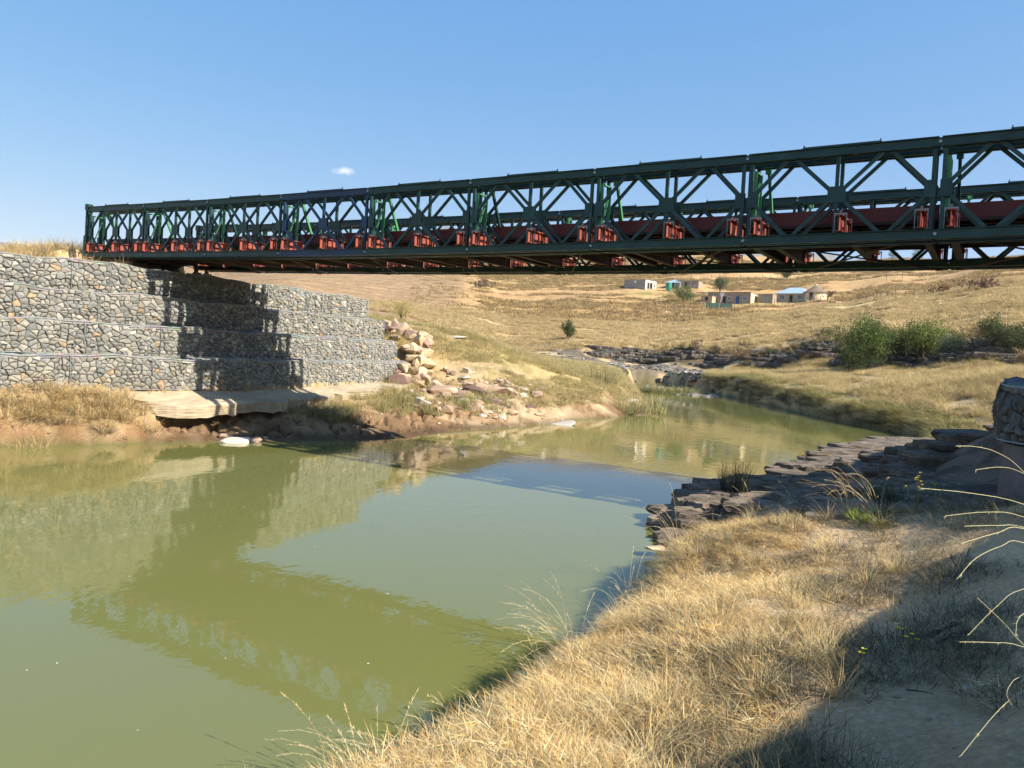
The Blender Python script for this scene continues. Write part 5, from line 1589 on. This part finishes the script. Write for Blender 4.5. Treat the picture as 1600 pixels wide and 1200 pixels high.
def rots_for(n, tilt=.15):
    return np.stack([rng.normal(0, tilt, n), rng.normal(0, tilt, n), rng.uniform(0, 6.28, n)], 1)
def scl_for(n, a, b, zf=1.0):
    s = rng.uniform(a, b, n); return np.stack([s, s, s * zf], 1)
def pts_in(pxr, dr, n, power=1.0):
    """points uniform over the ground in a wedge of bearings and distances"""
    d = np.sqrt(rng.uniform(dr[0] ** 2, dr[1] ** 2, n)) if power == 1 else dr[0] + (dr[1] - dr[0]) * rng.random(n) ** power
    px = rng.uniform(pxr[0], pxr[1], n)
    x = (px - 800) / 1210 * d
    return x, d, px

STRAW = [(.86, .61, .25), (.90, .69, .33), (.78, .51, .18), (.90, .75, .43), (.66, .40, .14), (.36, .20, .08)]
PALE = [(.80, .62, .34), (.84, .69, .42), (.72, .53, .25), (.64, .43, .18)]
GOLD = [(.70, .50, .20), (.76, .58, .27), (.62, .42, .16), (.74, .60, .33), (.48, .38, .14)]
OLIVE = [(.60, .46, .19), (.66, .52, .23), (.52, .41, .16), (.68, .55, .27), (.40, .36, .13)]
GREEN = [(.12, .17, .035), (.20, .24, .06), (.30, .30, .09), (.44, .38, .14)]
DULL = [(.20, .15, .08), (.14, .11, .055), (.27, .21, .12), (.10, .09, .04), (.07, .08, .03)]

# 1 dry mat on the near bank
short = [clump('g', 80, .18, .04, .15, .0029, STRAW, (1.15, 1.62), .35, s, root_tone=1.0) for s in range(7)]
mid = [clump('g', 46, .11, .08, .24, .0028, STRAW, (.3, 1.35), 1.2, 20 + s) for s in range(4)]
x, y, px = pts_in((380, 1640), (2.2, 13.2), 26000, 1.3)
sd = river_sd(x, y); z = ground_z(x, y); pd = line_d(PATH, x, y) + .5 * (fbm(x * 1.3, y * 1.3, 3, 50) - .5)
rk = poly_sd(ROCKY, x, y)
patch = fbm(x * 1.7, y * 1.7, 4, 51)
shade_side = (x - .17 * y > .72 + .10 * y)
dens = np.where(pd < .75, .05, np.where(pd < 1.2, .35, 1.0)) * np.where(rk < .1, .0, 1) * sstep(.42, .56, patch + .06) * np.where(z > 1.75, .25, 1) * (sd > .04) * np.where(x > 1.15 + (y - 3.2) * .757 + .5 * (fbm(x * 1.5, y * 1.5, 3, 58) - .5), .07, 1)
keep = rng.random(len(x)) < dens * .95
x, y, z, sd = x[keep], y[keep], z[keep], sd[keep]
scatter('dry_grass', np.stack([x, y, z - .01], 1), rots_for(len(x), .2), scl_for(len(x), .7, 1.35), short)
x, y, px = pts_in((400, 1500), (2.6, 13.0), 4200, 1.2)
sd = river_sd(x, y); z = ground_z(x, y); pd = line_d(PATH, x, y); rk = poly_sd(ROCKY, x, y); patch = fbm(x * 1.4, y * 1.4, 3, 53)
keep = (sd > .03) & (pd > 1.15) & (rk > .05) & (x < 1.3 + (y - 3.2) * .757) & (rng.random(len(x)) < sstep(.48, .66, patch) * .5 + .45 * (sd < .7)) & (z < 1.7)
x, y, z = x[keep], y[keep], z[keep]
scatter('dry_grass', np.stack([x, y, z - .01], 1), rots_for(len(x), .15), scl_for(len(x), .6, 1.25), mid)
tuft = [clump('g', 120, .055, .10, .34, .0026, STRAW[:4] + [(.40, .24, .10)], (.03, .75), .8, 30 + s) for s in range(4)]
x, y, px = pts_in((420, 1450), (2.7, 12.6), 900, 1.2)
sd = river_sd(x, y); z = ground_z(x, y); rk = poly_sd(ROCKY, x, y)
keep = (sd > .03) & (rk > .05) & (x < 1.25 + (y - 3.2) * .757) & (rng.random(len(x)) < .22 + .6 * (sd < .6) + .7 * (fbm(x * 2, y * 2, 3, 54) > .6))
x, y, z = x[keep], y[keep], z[keep]
scatter('dry_grass', np.stack([x, y, z - .01], 1), rots_for(len(x), .15), scl_for(len(x), .55, 1.15), tuft)
# 2 dull sparse growth in the shade by the path
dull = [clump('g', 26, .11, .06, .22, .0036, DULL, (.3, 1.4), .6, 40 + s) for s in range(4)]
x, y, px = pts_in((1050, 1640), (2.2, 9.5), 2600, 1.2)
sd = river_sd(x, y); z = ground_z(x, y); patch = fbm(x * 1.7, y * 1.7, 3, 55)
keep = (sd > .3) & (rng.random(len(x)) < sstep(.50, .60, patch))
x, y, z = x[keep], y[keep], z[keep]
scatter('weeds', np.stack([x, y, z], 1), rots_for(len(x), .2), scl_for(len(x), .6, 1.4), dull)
# 3 far right terrace
terr = [clump('g', 80, .30, .25, .62, .012, GOLD, (.1, .9), .9, 60 + s, segs=2) for s in range(4)]
x, y, px = pts_in((1100, 1640), (26, 92), 22000)
sd = river_sd(x, y); z = ground_z(x, y)
f = np.interp(800 + 1210 * x / y, [a for a, b in FOOT], [b for a, b in FOOT])
keep = (sd > .1) & (x > 12) & (y < f - .5) & (y > 28) & ((fbm(x * .5, y * .5, 3, 57) > .36)) & (z > .05)
x, y, z, sd = x[keep], y[keep], z[keep], sd[keep]
fr = sd < 2.0
scatter('bank_grass', np.stack([x, y, z - .02], 1)[~fr], rots_for((~fr).sum(), .15), scl_for((~fr).sum(), .6, 1.2), terr)
hang = [clump('g', 90, .30, .35, .75, .012, GREEN + GOLD[:2], (.4, 1.25), 1.5, 70 + s, segs=3, root_tone=.5) for s in range(4)]
scatter('bank_grass', np.stack([x, y, z - .02], 1)[fr], rots_for(fr.sum(), .15), scl_for(fr.sum(), .7, 1.3), hang)
# denser overhang right at the water
s_ = []
for (a, b_) in zip(RIVER[25:34], RIVER[26:35]):
    L0 = math.hypot(b_[0] - a[0], b_[1] - a[1])
    for k in range(int(L0 * 9)):
        t = R.random(); nx_, ny_ = -(b_[1] - a[1]) / L0, (b_[0] - a[0]) / L0
        o_ = R.uniform(.0, .9)
        for sg in (1, -1):
            X, Y = a[0] + (b_[0] - a[0]) * t + nx_ * o_ * sg, a[1] + (b_[1] - a[1]) * t + ny_ * o_ * sg
            s_.append((X, Y))
s_ = np.array(s_); sd = river_sd(s_[:, 0], s_[:, 1]); s_ = s_[sd > .02]
z = ground_z(s_[:, 0], s_[:, 1])
scatter('bank_grass', np.stack([s_[:, 0], s_[:, 1], z - .05], 1), rots_for(len(s_), .2), scl_for(len(s_), .8, 1.35), hang)
# 4 peninsula and left slope
pen = [clump('g', 70, .32, .10, .30, .012, OLIVE, (.2, 1.2), .8, 80 + s, segs=2) for s in range(4)]
x, y, px = pts_in((560, 1030), (32, 70), 24000)
sd = river_sd(x, y); z = ground_z(x, y); fs = poly_sd(FILL, x, y)
keep = (sd > .7) & (x < 12) & (fs > .5) & (z > .6) & (rng.random(len(x)) < sstep(.28, .42, fbm(x * .6, y * .6, 3, 59)))
keep &= ~((x < -.5) & (z < 2.3) & (rng.random(len(x)) < .85))
x, y, z = x[keep], y[keep], z[keep]
scatter('short_grass', np.stack([x, y, z - .02], 1), rots_for(len(x), .15), scl_for(len(x), .6, 1.4), pen)
tall_o = [clump('g', 90, .25, .4, .9, .014, GREEN + OLIVE, (.05, .6), .6, 90 + s, segs=3) for s in range(3)]
tall_s = [clump('g', 80, .22, .3, .75, .012, PALE + STRAW, (.05, .8), .8, 95 + s, segs=3) for s in range(4)]
# left bank tufts
x, y, px = pts_in((-20, 700), (17, 33), 3400)
sd = river_sd(x, y); z = ground_z(x, y); ws = poly_sd([tuple(p) for p in offset_line(WALL, -.15)] + [tuple(p) for p in W_IN[::-1]], x, y)
pm = 800 + 1210 * x / y
slabd = poly_sd([(-10.9, 21.1), (-9.5, 20.8), (-8.75, 21.0), (-8, 22.4), (-6.9, 25.2), (-5.7, 29.2), (-5, 31.6), (-6.3, 31.6), (-8.2, 26.1), (-9.3, 23.4), (-10.75, 21.6)], x, y)
keep = (sd > .25) & (ws > .05) & (x < -2) & (slabd > .1) & (rng.random(len(x)) < np.clip(sstep(.46, .62, fbm(x * .8, y * .8, 3, 61)) * np.where(pm < 240, 1, .5) + (pm < 215) * (z > .85), 0, 1)) & (z > .25)
x, y, z = x[keep], y[keep], z[keep]
scatter('bank_tufts', np.stack([x, y, z - .02], 1), rots_for(len(x), .2), scl_for(len(x), .35, .95), tall_s)
x, y, px = pts_in((480, 800), (24, 33), 700)
sd = river_sd(x, y); z = ground_z(x, y)
keep = (sd > .7) & (z > .35) & (z < 1.6) & (x < 0) & (fbm(x * .7, y * .7, 3, 63) > .5) & (poly_sd([(-6.9, 25.2), (-5.7, 29.2), (-5, 31.6), (-7, 31.6), (-8.2, 26.1)], x, y) > .1)
x, y, z = x[keep], y[keep], z[keep]
scatter('bank_tufts', np.stack([x, y, z - .02], 1), rots_for(len(x), .2), scl_for(len(x), .35, .8), tall_o)
# thick dry fringe along the foot of the wall at the left
wl, ws_ = resample(WALL, .06)
wl = wl[(wl[:, 0] < -10.3)]
f_ = wl[rng.integers(0, len(wl), 420)] + np.stack([rng.uniform(.05, .75, 420), -rng.uniform(.05, .75, 420)], 1)
z = ground_z(f_[:, 0], f_[:, 1]); k_ = z > .5; f_, z = f_[k_], z[k_]
scatter('bank_tufts', np.stack([f_[:, 0], f_[:, 1], z - .03], 1), rots_for(len(f_), .2), scl_for(len(f_), .45, .95), tall_s)
# top of the embankment, left
x, y, px = pts_in((40, 560), (25, 60), 1600)
z = ground_z(x, y); fs = poly_sd(FILL, x, y)
bw = (y - 25.4) * .8487 + (x + 14.06) * .529
keep = (fs < -.1) & (rng.random(len(x)) < .5) & ((bw < -.5) | (bw > 5.5))
x, y, z = x[keep], y[keep], z[keep]
scatter('embankment_grass', np.stack([x, y, z - .02], 1), rots_for(len(x), .1), scl_for(len(x), .4, .8), tall_s)
# 5 slopes behind
slope = [clump('g', 90, .8, .35, .9, .05, PALE + GOLD[:2], (.1, .9), .7, 100 + s, segs=2) for s in range(4)]
x, y, px = pts_in((560, 1640), (62, 175), 34000)
f = np.interp(800 + 1210 * x / y, [800] + [a for a, b in FOOT], [100] + [b for a, b in FOOT])
z = ground_z(x, y)
keep = (y > f + 4.5) & (fbm(x * .08, y * .16, 4, 65) > .33)
x, y, z = x[keep], y[keep], z[keep]
scatter('slope_grass', np.stack([x, y, z - .05], 1), rots_for(len(x), .1), scl_for(len(x), .5, 1.1, .8), slope)
field = [clump('g', 60, 1.6, .5, 1.2, .11, GOLD[:3] + [(.40, .26, .11), (.34, .2, .09)], (.1, .7), .5, 110 + s, segs=2) for s in range(3)]
x, y, px = pts_in((640, 1640), (170, 420), 30000)
z = ground_z(x, y)
keep = (fbm(x * .03, y * .08, 4, 67) > .44) & ~((px < 740) & (rng.random(len(x)) < .85))
for (pa, pb, da, db) in [(970, 1100, 240, 275), (1095, 1215, 200, 225), (1205, 1295, 198, 225), (840, 890, 340, 360), (1290, 1330, 330, 355)]:
    keep &= ~((px > pa) & (px < pb) & (y > da) & (y < db))
x, y, z = x[keep], y[keep], z[keep]
scatter('field_grass', np.stack([x, y, z - .05], 1), rots_for(len(x), .1), scl_for(len(x), .5, 1.2, .8), field)

# ------------------------------------------------------------------ single plants and small things near the camera
def stalk_mb(mb, pts, r0, r1, head=0, hc=None):
    mb.tube(pts, r0, 4, r1)
def tussock(px, py, d, label, n=22, ln=(.45, .95), seed=0, lean=(.15, .8), away=-1.0, feather=True, pal=PALE, x=None):
    rg = np.random.default_rng(seed)
    x = (px - 800 - (600 - py) * .0558) / 1210 * d if x is None else x
    z = gz(x, d)
    e = tag(empty('grass_tussock', (x, d, z)), label, 'grass tussock')
    mobj('leaves', clump('leaves', 150, .10, .15, .42, .0034, STRAW + PALE, (.05, 1.0), .8, seed + 300), e)
    for i in range(n):
        az = math.pi * away * 0 + rg.uniform(0, 6.28)
        if rg.random() < .7: az = math.pi + rg.normal(0, .7)      # most lean out over the water
        le = rg.uniform(*lean); L0 = rg.uniform(*ln)
        p = Vector((rg.normal(0, .04), rg.normal(0, .04), 0)); dr = Vector((math.cos(az) * math.sin(le), math.sin(az) * math.sin(le), math.cos(le)))
        pts = [p.copy()]
        cu = rg.uniform(.5, 1.7)
        for s in range(8):
            dr = (dr + Vector((math.cos(az), math.sin(az), -1.15)) * cu / 8 * (s / 5)).normalized(); p = p + dr * L0 / 8; pts.append(p.copy())
        mb = MB(); mb.col = tuple(np.array(pal[rg.integers(len(pal))]))
        mb.tube(pts, .0018, 3, .0008)
        if feather:
            for s in range(22):
                t = rg.uniform(.72, 1.0) * 8; k = min(int(t), 7); q = pts[k].lerp(pts[k + 1], t - k)
                dv = (pts[k + 1] - pts[k]).normalized() + Vector(rg.normal(0, .35, 3)); dv.normalize()
                sd_ = dv.cross(Vector((0, 0, 1))).normalized() * .0022; q2 = q + dv * rg.uniform(.012, .035)
                mb.add([q - sd_, q + sd_, q2], [(0, 1, 2)])
        mb.build('stalk', M['grass'], e, cols=True)
    return e
for k, (px, py, d, lab, n, ln) in enumerate([
    (575, 1190, 4.75, 'arching seed grass tussock leaning over the water at the bottom edge', 30, (.45, 1.0)),
    (640, 1175, 5.35, 'dry tussock right of the bottom edge tussock with curved stalks', 14, (.3, .7)),
    (735, 1100, 5.5, 'upright straw tussock with feathery heads at the inner curve of the bank', 28, (.35, .7)),
    (850, 1040, 6.7, 'tussock of pale stalks beside the dark cleft of the bank', 16, (.35, .7)),
    (905, 985, 7.3, 'largest pale tussock with long stalks spread over the water', 44, (.5, 1.1)),
    (985, 935, 8.4, 'tussock with thin white stalks left of the shore stones', 20, (.4, .9)),
    (1060, 895, 9.6, 'thin tussock in front of the shore stones', 14, (.5, 1.1)),
    (1180, 862, 10.6, 'tussock at the rear edge of the lit grass near the ledge', 14, (.3, .7)),
    (1330, 845, 9.4, 'tall golden tussock at the right rear corner of the lit grass', 26, (.5, .9)),
    (1370, 850, 9.0, 'tall thin brown tussock next to the yellow flowers', 16, (.5, .95)),
    (1245, 835, 11.2, 'green tinged tussock growing on the slate ledge', 14, (.3, .6))]):
    tussock(px, py, d, lab, n, ln, seed=k + 1, pal=PALE + ([(.30, .32, .10)] if k == 10 else []))
# long bare stalks reaching in from the right bank
e = tag(empty('grass_tussock', (1.95, 2.45, gz(1.95, 2.45))), 'long pale bare stalks arching in from the shaded bank at the right edge', 'grass tussock')
base = Vector((1.95, 2.45, gz(1.95, 2.45)))
def P3(px, py, d):
    v = fwd + rt * ((px - 800) / F) + up * ((600 - py) / F)
    return v * (d / v.y) + Vector((0, 0, EYE))
ARC = [[(1700, 850), (1600, 738), (1560, 708), (1525, 698), (1495, 697)], [(1700, 790), (1600, 740), (1565, 730), (1525, 734)], [(1720, 840), (1600, 788), (1520, 771), (1440, 763)], [(1720, 860), (1600, 808), (1545, 800), (1478, 806)],
       [(1700, 860), (1600, 824), (1560, 821), (1508, 822)], [(1720, 870), (1600, 826), (1560, 832), (1505, 848)], [(1720, 900), (1600, 848), (1565, 853), (1525, 872), (1497, 903)], [(1720, 900), (1600, 920), (1560, 945), (1515, 990)],
       [(1700, 1100), (1600, 1008), (1570, 975), (1528, 935)], [(1720, 1060), (1600, 1011), (1550, 1004), (1500, 1003)], [(1700, 1020), (1600, 1055), (1580, 1068), (1573, 1085), (1580, 1100)], [(1720, 930), (1605, 955), (1587, 990)], [(1700, 1010), (1600, 1078), (1560, 1110), (1502, 1180)]]
for q, A in enumerate(ARC):
    dd = 2.05 + .09 * (q % 5)
    pts = [P3(a, b_, dd + .18 * k) - base for k, (a, b_) in enumerate(A[::-1])][::-1]
    pts = [Vector((.35 + .02 * q, -.1, .0))] + pts if q % 2 == 0 else pts
    # smooth
    sm = []
    for i in range(len(pts) - 1):
        p0, p1, p2, p3 = pts[max(0, i - 1)], pts[i], pts[i + 1], pts[min(len(pts) - 1, i + 2)]
        for t in (0, .25, .5, .75): sm.append(.5 * ((2 * p1) + (p2 - p0) * t + (2 * p0 - 5 * p1 + 4 * p2 - p3) * t * t + (3 * p1 - p0 - 3 * p2 + p3) * t ** 3))
    sm.append(pts[-1])
    mb = MB(); mb.col = (.62, .55, .30); mb.tube(sm, .0012, 5, .0007)
    for k in range(16):
        i_ = R.randrange(max(1, len(sm) - 6), len(sm)); q2 = sm[i_]; dv = (sm[i_] - sm[i_ - 1]).normalized() + Vector((R.gauss(0, .3), R.gauss(0, .3), R.gauss(0, .3))); dv.normalize()
        sd_ = dv.cross(Vector((0, 0, 1))).normalized() * .0012; mb.add([q2 - sd_, q2 + sd_, q2 + dv * R.uniform(.008, .02)], [(0, 1, 2)])
    mb.build('stalk', M['grass'], e, cols=True)
for A in [[(545, 1200), (525, 1155), (500, 1112), (470, 1094), (430, 1087), (395, 1105), (370, 1135)], [(680, 1125), (665, 1108), (640, 1085), (590, 1066), (523, 1070)], [(540, 1195), (500, 1166), (450, 1154), (392, 1168)], [(550, 1200), (500, 1188), (450, 1180), (395, 1176)]]: 
    pass
# rush tuft on the ledge
M['rush'] = M['grass']
x, d = 4.20, 14.2
e = tag(empty('rush_tuft', (x, d, .52)), 'dark green rush tuft standing on the slate ledge against the water', 'rush tuft')
mobj('leaves', clump('leaves', 320, .24, .40, .80, .008, [(.018, .030, .012), (.03, .045, .018), (.05, .065, .028), (.09, .085, .045)], (.02, .55), .25, 401, segs=3), e)
e = tag(empty('rush_tuft', (7.05, 17.6, .45)), 'smaller thin rush tuft on the ledge right of the big rush tuft', 'rush tuft')
mobj('leaves', clump('leaves', 60, .22, .2, .5, .007, [(.025, .035, .018), (.05, .06, .03), (.1, .09, .05)], (.02, .7), .3, 402, segs=3), e)
for i, (px, d, lab) in enumerate([(1012, 40, 'green reed clump at the point of the left bank'), (985, 39.5, 'yellow green tussock just left of the reed clump'), (940, 44, 'small green tussock on the edge of the peninsula')]):
    x, y, z = on_ground(px, d); 
    if z < .1: z = .1
    e = tag(empty('reed_clump', (x, y, z)), lab, 'reeds')
    mobj('leaves', clump('leaves', 420, .9, .5, 1.3, .02, GREEN + OLIVE, (.02, .6), .4, 410 + i, segs=3), e)
x, y, z = on_ground(1030, 66)
for i, (px, d, s, lab) in enumerate([(1015, 70, 1.6, 'dark green sedge mound at the left of the stream mouth'), (1045, 68, 1.9, 'wider dark sedge mound in the stream mouth'), (1068, 70, 1.4, 'dark sedge mound beside the shoal stones')]):
    x, y, z = on_ground(px, d)
    e = tag(empty('sedge_mound', (x, y, max(z, 0))), lab, 'sedge')
    mobj('leaves', clump('leaves', 700, s, .5, 1.3, .03, GREEN + [(.05, .07, .02), (.40, .34, .14)], (.1, 1.2), .8, 420 + i, segs=3), e)
x, y, z = on_ground(1062, 74)
e = tag(empty('grass_islet', (x, y, max(z, 0))), 'low golden grass islet between the sedge mounds and the dark rocks', 'grass islet')
mobj('leaves', clump('leaves', 900, 2.6, .3, .8, .03, GOLD + PALE, (.1, 1.0), .8, 430, segs=2), e)

# yellow flowers on thin stems
M['petal'] = mat_noise('yellow_petals', (.75, .60, .02), (.85, .72, .04), 5, .6)
def flower_plant(px, py, d, hh, n, label, seed):
    rg = np.random.default_rng(seed)
    x = (px - 800 - (600 - py) * .0558) / 1210 * d; z = gz(x, d)
    e = tag(empty('flower_plant', (x, d, z)), label, 'wild flower')
    st = MB(); st.col = (.30, .26, .10); fl = MB()
    for i in range(n):
        a = rg.uniform(0, 6.28); r_ = rg.uniform(.02, .16) * hh * 2
        tip = Vector((math.cos(a) * r_, math.sin(a) * r_, hh * rg.uniform(.6, 1.05)))
        st.tube([(0, 0, 0), tip * .5 + Vector((0, 0, .05)), tip], .002, 4, .0012)
        for k in range(7):
            b_ = k * 6.28 / 7 + rg.random(); q = tip + Vector((math.cos(b_), math.sin(b_), .35)) * .012
            s1 = Vector((-math.sin(b_), math.cos(b_), 0)) * .006
            fl.add([tip, q - s1, q + Vector((math.cos(b_), math.sin(b_), .2)) * .006, q + s1], [(0, 1, 2, 3)])
    st.build('stem', M['grass'], e, cols=True); fl.build('petals', M['petal'], e)
flower_plant(1432, 850, 8.6, .45, 9, 'tallest yellow flowered plant at the edge of the lit grass', 1)
flower_plant(1462, 845, 8.5, .32, 5, 'slender yellow flowered plant right of the tallest one', 2)
flower_plant(1428, 1035, 4.45, .12, 3, 'small yellow flower beside the dark twig on the path', 3)
flower_plant(1350, 1045, 4.3, .10, 3, 'tiny yellow flower in the shade left of the twig', 4)
flower_plant(1408, 1010, 4.7, .13, 4, 'low cluster of yellow flowers above the twig', 5)
flower_plant(1178, 1198, 3.1, .05, 3, 'yellow flower at the bottom edge by the shadow line', 6)
x = (1400 - 800) / 1210 * 8.6; z = gz(x, 8.6)
e = tag(empty('herb_patch', (x, 8.6, z)), 'low fresh green herb patch left of the yellow flowers', 'herb')
mobj('leaves', clump('leaves', 900, .42, .04, .13, .012, [(.16, .22, .03), (.22, .28, .05), (.30, .32, .07)], (.1, 1.2), .6, 440, segs=2), e)
x = (1425 - 800) / 1210 * 9.6; z = gz(x, 9.6)
e = tag(empty('herb_patch', (x, 9.6, z)), 'grey green shaded herb mound behind the yellow flowers', 'herb')
mobj('leaves', clump('leaves', 900, .45, .10, .38, .010, [(.10, .12, .04), (.16, .17, .08), (.07, .09, .03)], (.05, .9), .5, 441, segs=2), e)

# twigs
M['twig'] = mat_noise('dark_dead_wood', (.035, .026, .02), (.07, .05, .038), 12, .9)
for (pts, r0, lab) in [([(1435, 1000, 4.75), (1462, 1004, 4.7), (1490, 1003, 4.72), (1508, 1008, 4.68)], .014, 'dark dead branch lying across the sandy path'),
                       ([(1470, 1022, 4.5), (1490, 1017, 4.52), (1505, 1020, 4.5)], .011, 'short forked twig just below the dead branch'),
                       ([(1425, 1092, 3.9), (1450, 1096, 3.85), (1468, 1102, 3.8)], .004, 'very thin twig on the pale sand of the path')]:
    W_ = []
    for (px, py, d) in pts:
        x = (px - 800 - (600 - py) * .0558) / 1210 * d; W_.append(Vector((x, d, gz(x, d) + r0)))
    mb = MB(); mb.tube([p - W_[0] for p in W_], r0, 6, r0 * .4)
    if r0 > .01:
        for k in (1, 2):
            q = W_[k] - W_[0]; mb.tube([q, q + Vector((.05, .06, .01)), q + Vector((.12, .08, .0))], r0 * .5, 5, r0 * .2)
    o = mb.build('twig', M['twig'], loc=tuple(W_[0])); tag(o, lab, 'twig')

# scum and bits of leaf drifting on the river
V_, F_ = [], []
for i in range(36):
    d = R.uniform(4.5, 24); px = R.uniform(-20, 900) if i % 3 else R.uniform(0, 330)
    x = (px - 800) / 1210 * d
    if river_sd(np.array([x]), np.array([d]))[0] > -.3: continue
    s = R.uniform(.004, .012) * (1 + d * .04); a = R.uniform(0, 6.28)
    b0 = len(V_)
    for k in range(5):
        q = a + k * 1.2566; rr = s * R.uniform(.6, 1.2)
        V_.append((x + math.cos(q) * rr, d + math.sin(q) * rr * .8, .004 + R.uniform(0, .004)))
    F_.append(tuple(range(b0, b0 + 5)))
M['scum'] = mat_noise('pale_drifting_scum', (.55, .52, .40), (.70, .68, .58), 9, .7)
tag(mobj('floating_scum', mesh_from('floating_scum', V_, F_, M['scum'])), kind='stuff')

# plants on the wall top and single tufts on the left bank
for i, (px, py, d, n, r_, l0, l1, wd_, pal, lab) in enumerate([
    (95, 408, 24.5, 260, .55, .25, .6, .010, PALE + GOLD, 'golden grass tuft on top of the gabion wall left of the bridge end'),
    (120, 410, 24.8, 160, .4, .2, .45, .010, PALE + GOLD, 'smaller golden tuft on the wall top touching the bridge end'),
    (50, 404, 24.0, 26, .25, .4, .85, .008, [(.40, .27, .20), (.34, .22, .16)], 'thin brown dead weeds standing on the wall top at far left'),
    (80, 402, 24.8, 16, .3, .3, .6, .008, [(.40, .27, .20), (.34, .22, .16)], 'sparse dead weed stalks between the dead weeds and the golden tuft'),
    (165, 632, 19.4, 170, .16, .3, .95, .010, GREEN[1:] + PALE, 'tall yellow green tuft against the gabion wall left of the concrete apron'),
    (112, 612, 19.2, 110, .14, .2, .5, .010, GREEN + OLIVE, 'short green tuft at the foot of the gabion wall'),
    (45, 668, 18.0, 190, .3, .3, .7, .010, PALE, 'bleached drooping tuft on the muddy bank at far left'),
    (62, 640, 18.3, 160, .3, .3, .7, .010, PALE + STRAW, 'pale tuft above the bleached drooping tuft'),
    (335, 603, 22.3, 110, .3, .12, .35, .010, GREEN, 'dark green tuft in the bridge shadow at the foot of the wall'),
    (600, 640, 28.0, 240, .6, .2, .6, .012, GREEN + OLIVE, 'green tuft on the bank just right of the bridge shadow'),
    (530, 650, 25.0, 300, .8, .2, .6, .012, GREEN + OLIVE, 'shaded tuft on the hump at the right edge of the bridge shadow')]):
    x = (px - 800 - (600 - py) * .0558) / 1210 * d
    z = 4.76 if py < 450 else gz(x, d)
    e = tag(empty('grass_tuft', (x, d, z)), lab, 'grass tuft')
    mobj('leaves', clump('leaves', n, r_, l0, l1, wd_, pal, (.02, .6 if n < 60 else .9), .3 if n < 60 else .7, 500 + i, segs=3), e)

# crumpled white litter
M['plastic'] = mat_noise('white_plastic_litter', (.68, .72, .78), (.82, .84, .86), 6, .4)
def litter(x, y, sx, sy, label, seed, name='plastic_bag'):
    rg = random.Random(seed)
    n = 13; V, Fc = [], []
    z0 = gz(x, y)
    for i in range(n):
        for j in range(n):
            u, v = (i / (n - 1) - .5), (j / (n - 1) - .5)
            rr = 1 - .35 * abs(mnoise.noise(Vector((u * 4, v * 4, seed))))
            X, Y = u * sx * rr, v * sy * rr
            hgt = abs(mnoise.noise(Vector((u * 6, v * 6, seed + 5)))) * .16 * (1 - (2 * abs(u)) ** 3) * (1 - (2 * abs(v)) ** 3) + .012
            V.append((X, Y, gz(x + X, y + Y) - z0 + hgt * min(sx, .6) / .6 * 1.2 + .03))
    for i in range(n - 1):
        for j in range(n - 1): Fc.append((i * n + j, (i + 1) * n + j, (i + 1) * n + j + 1, i * n + j + 1))
    o = mobj(name, mesh_from(name, V, Fc, M['plastic']), loc=(x, y, z0)); tag(o, label, 'litter')
litter(11.1, 19.8, .75, .5, 'crumpled white plastic bag on the rock ledge near the far grass bank', 1)
litter(9.9, 17.0, .5, .35, 'smaller grey white plastic scrap below the larger bag', 2)
litter(3.55, 10.3, .08, .06, 'tiny white scrap in the lit dry grass', 3)

# ------------------------------------------------------------------ mountains on the skyline
M['mountain'] = mat_noise('bare_mountain', (.20, .155, .115), (.29, .23, .17), .002, 1, coord='Object')
def mountain(pxs, D, label=None):
    V, Fc = [], []
    n = 60
    px0, px1 = pxs[0][0], pxs[-1][0]
    rows = 9
    for i in range(n + 1):
        px = px0 + (px1 - px0) * i / n
        py = np.interp(px, [a for a, b in pxs], [b for a, b in pxs])
        hz_ = 551 + (px - 800) * .0558
        hgt = (hz_ - py) / 1210 * D
        for j in range(rows):
            t = j / (rows - 1)
            dd = D * (1 - .28 * (1 - t))
            x = (px - 800 - (600 - py) * .0558) / 1210 * dd
            V.append((x, dd, max(-20, hgt * (t ** .9) * dd / D + (0 if j in (0,) else 14 * (fbm(np.array([x * .004]), np.array([dd * .004]), 4, 70)[0] - .5) * (1 if j < rows - 1 else .6)))))
    for i in range(n):
        for j in range(rows - 1): Fc.append((i * rows + j, (i + 1) * rows + j, (i + 1) * rows + j + 1, i * rows + j + 1))
    # back slope
    b0 = len(V)
    for i in range(n + 1):
        x, y, z = V[i * rows + rows - 1]; V.append((x * 1.3, y * 1.3, -20))
    for i in range(n): Fc.append((i * rows + rows - 1, (i + 1) * rows + rows - 1, b0 + i + 1, b0 + i))
    tag(mobj('mountain', mesh_from('mountain', V, Fc, M['mountain'], smooth=True)), kind='structure')
mountain([(-500, 400), (-200, 388), (-60, 378), (20, 380), (60, 385), (110, 392), (200, 396), (320, 385), (420, 376), (520, 372), (560, 366), (600, 373), (650, 366), (700, 356), (730, 362), (800, 378), (900, 384), (1100, 392), (1300, 400)], 3600)

# ------------------------------------------------------------------ air
m = bpy.data.materials.new('thin_air'); m.use_nodes = True; t = m.node_tree; t.nodes.clear()
ou = t.nodes.new('ShaderNodeOutputMaterial'); pv = t.nodes.new('ShaderNodeVolumePrincipled')
pv.inputs['Color'].default_value = (.80, .87, 1.0, 1); pv.inputs['Density'].default_value = .00008; pv.inputs['Anisotropy'].default_value = .2
t.links.new(pv.outputs[0], ou.inputs['Volume'])
b = MB(); b.box(-5200, 5200, -2700, 5400, -30, 620)
tag(b.build('haze', m), kind='stuff')
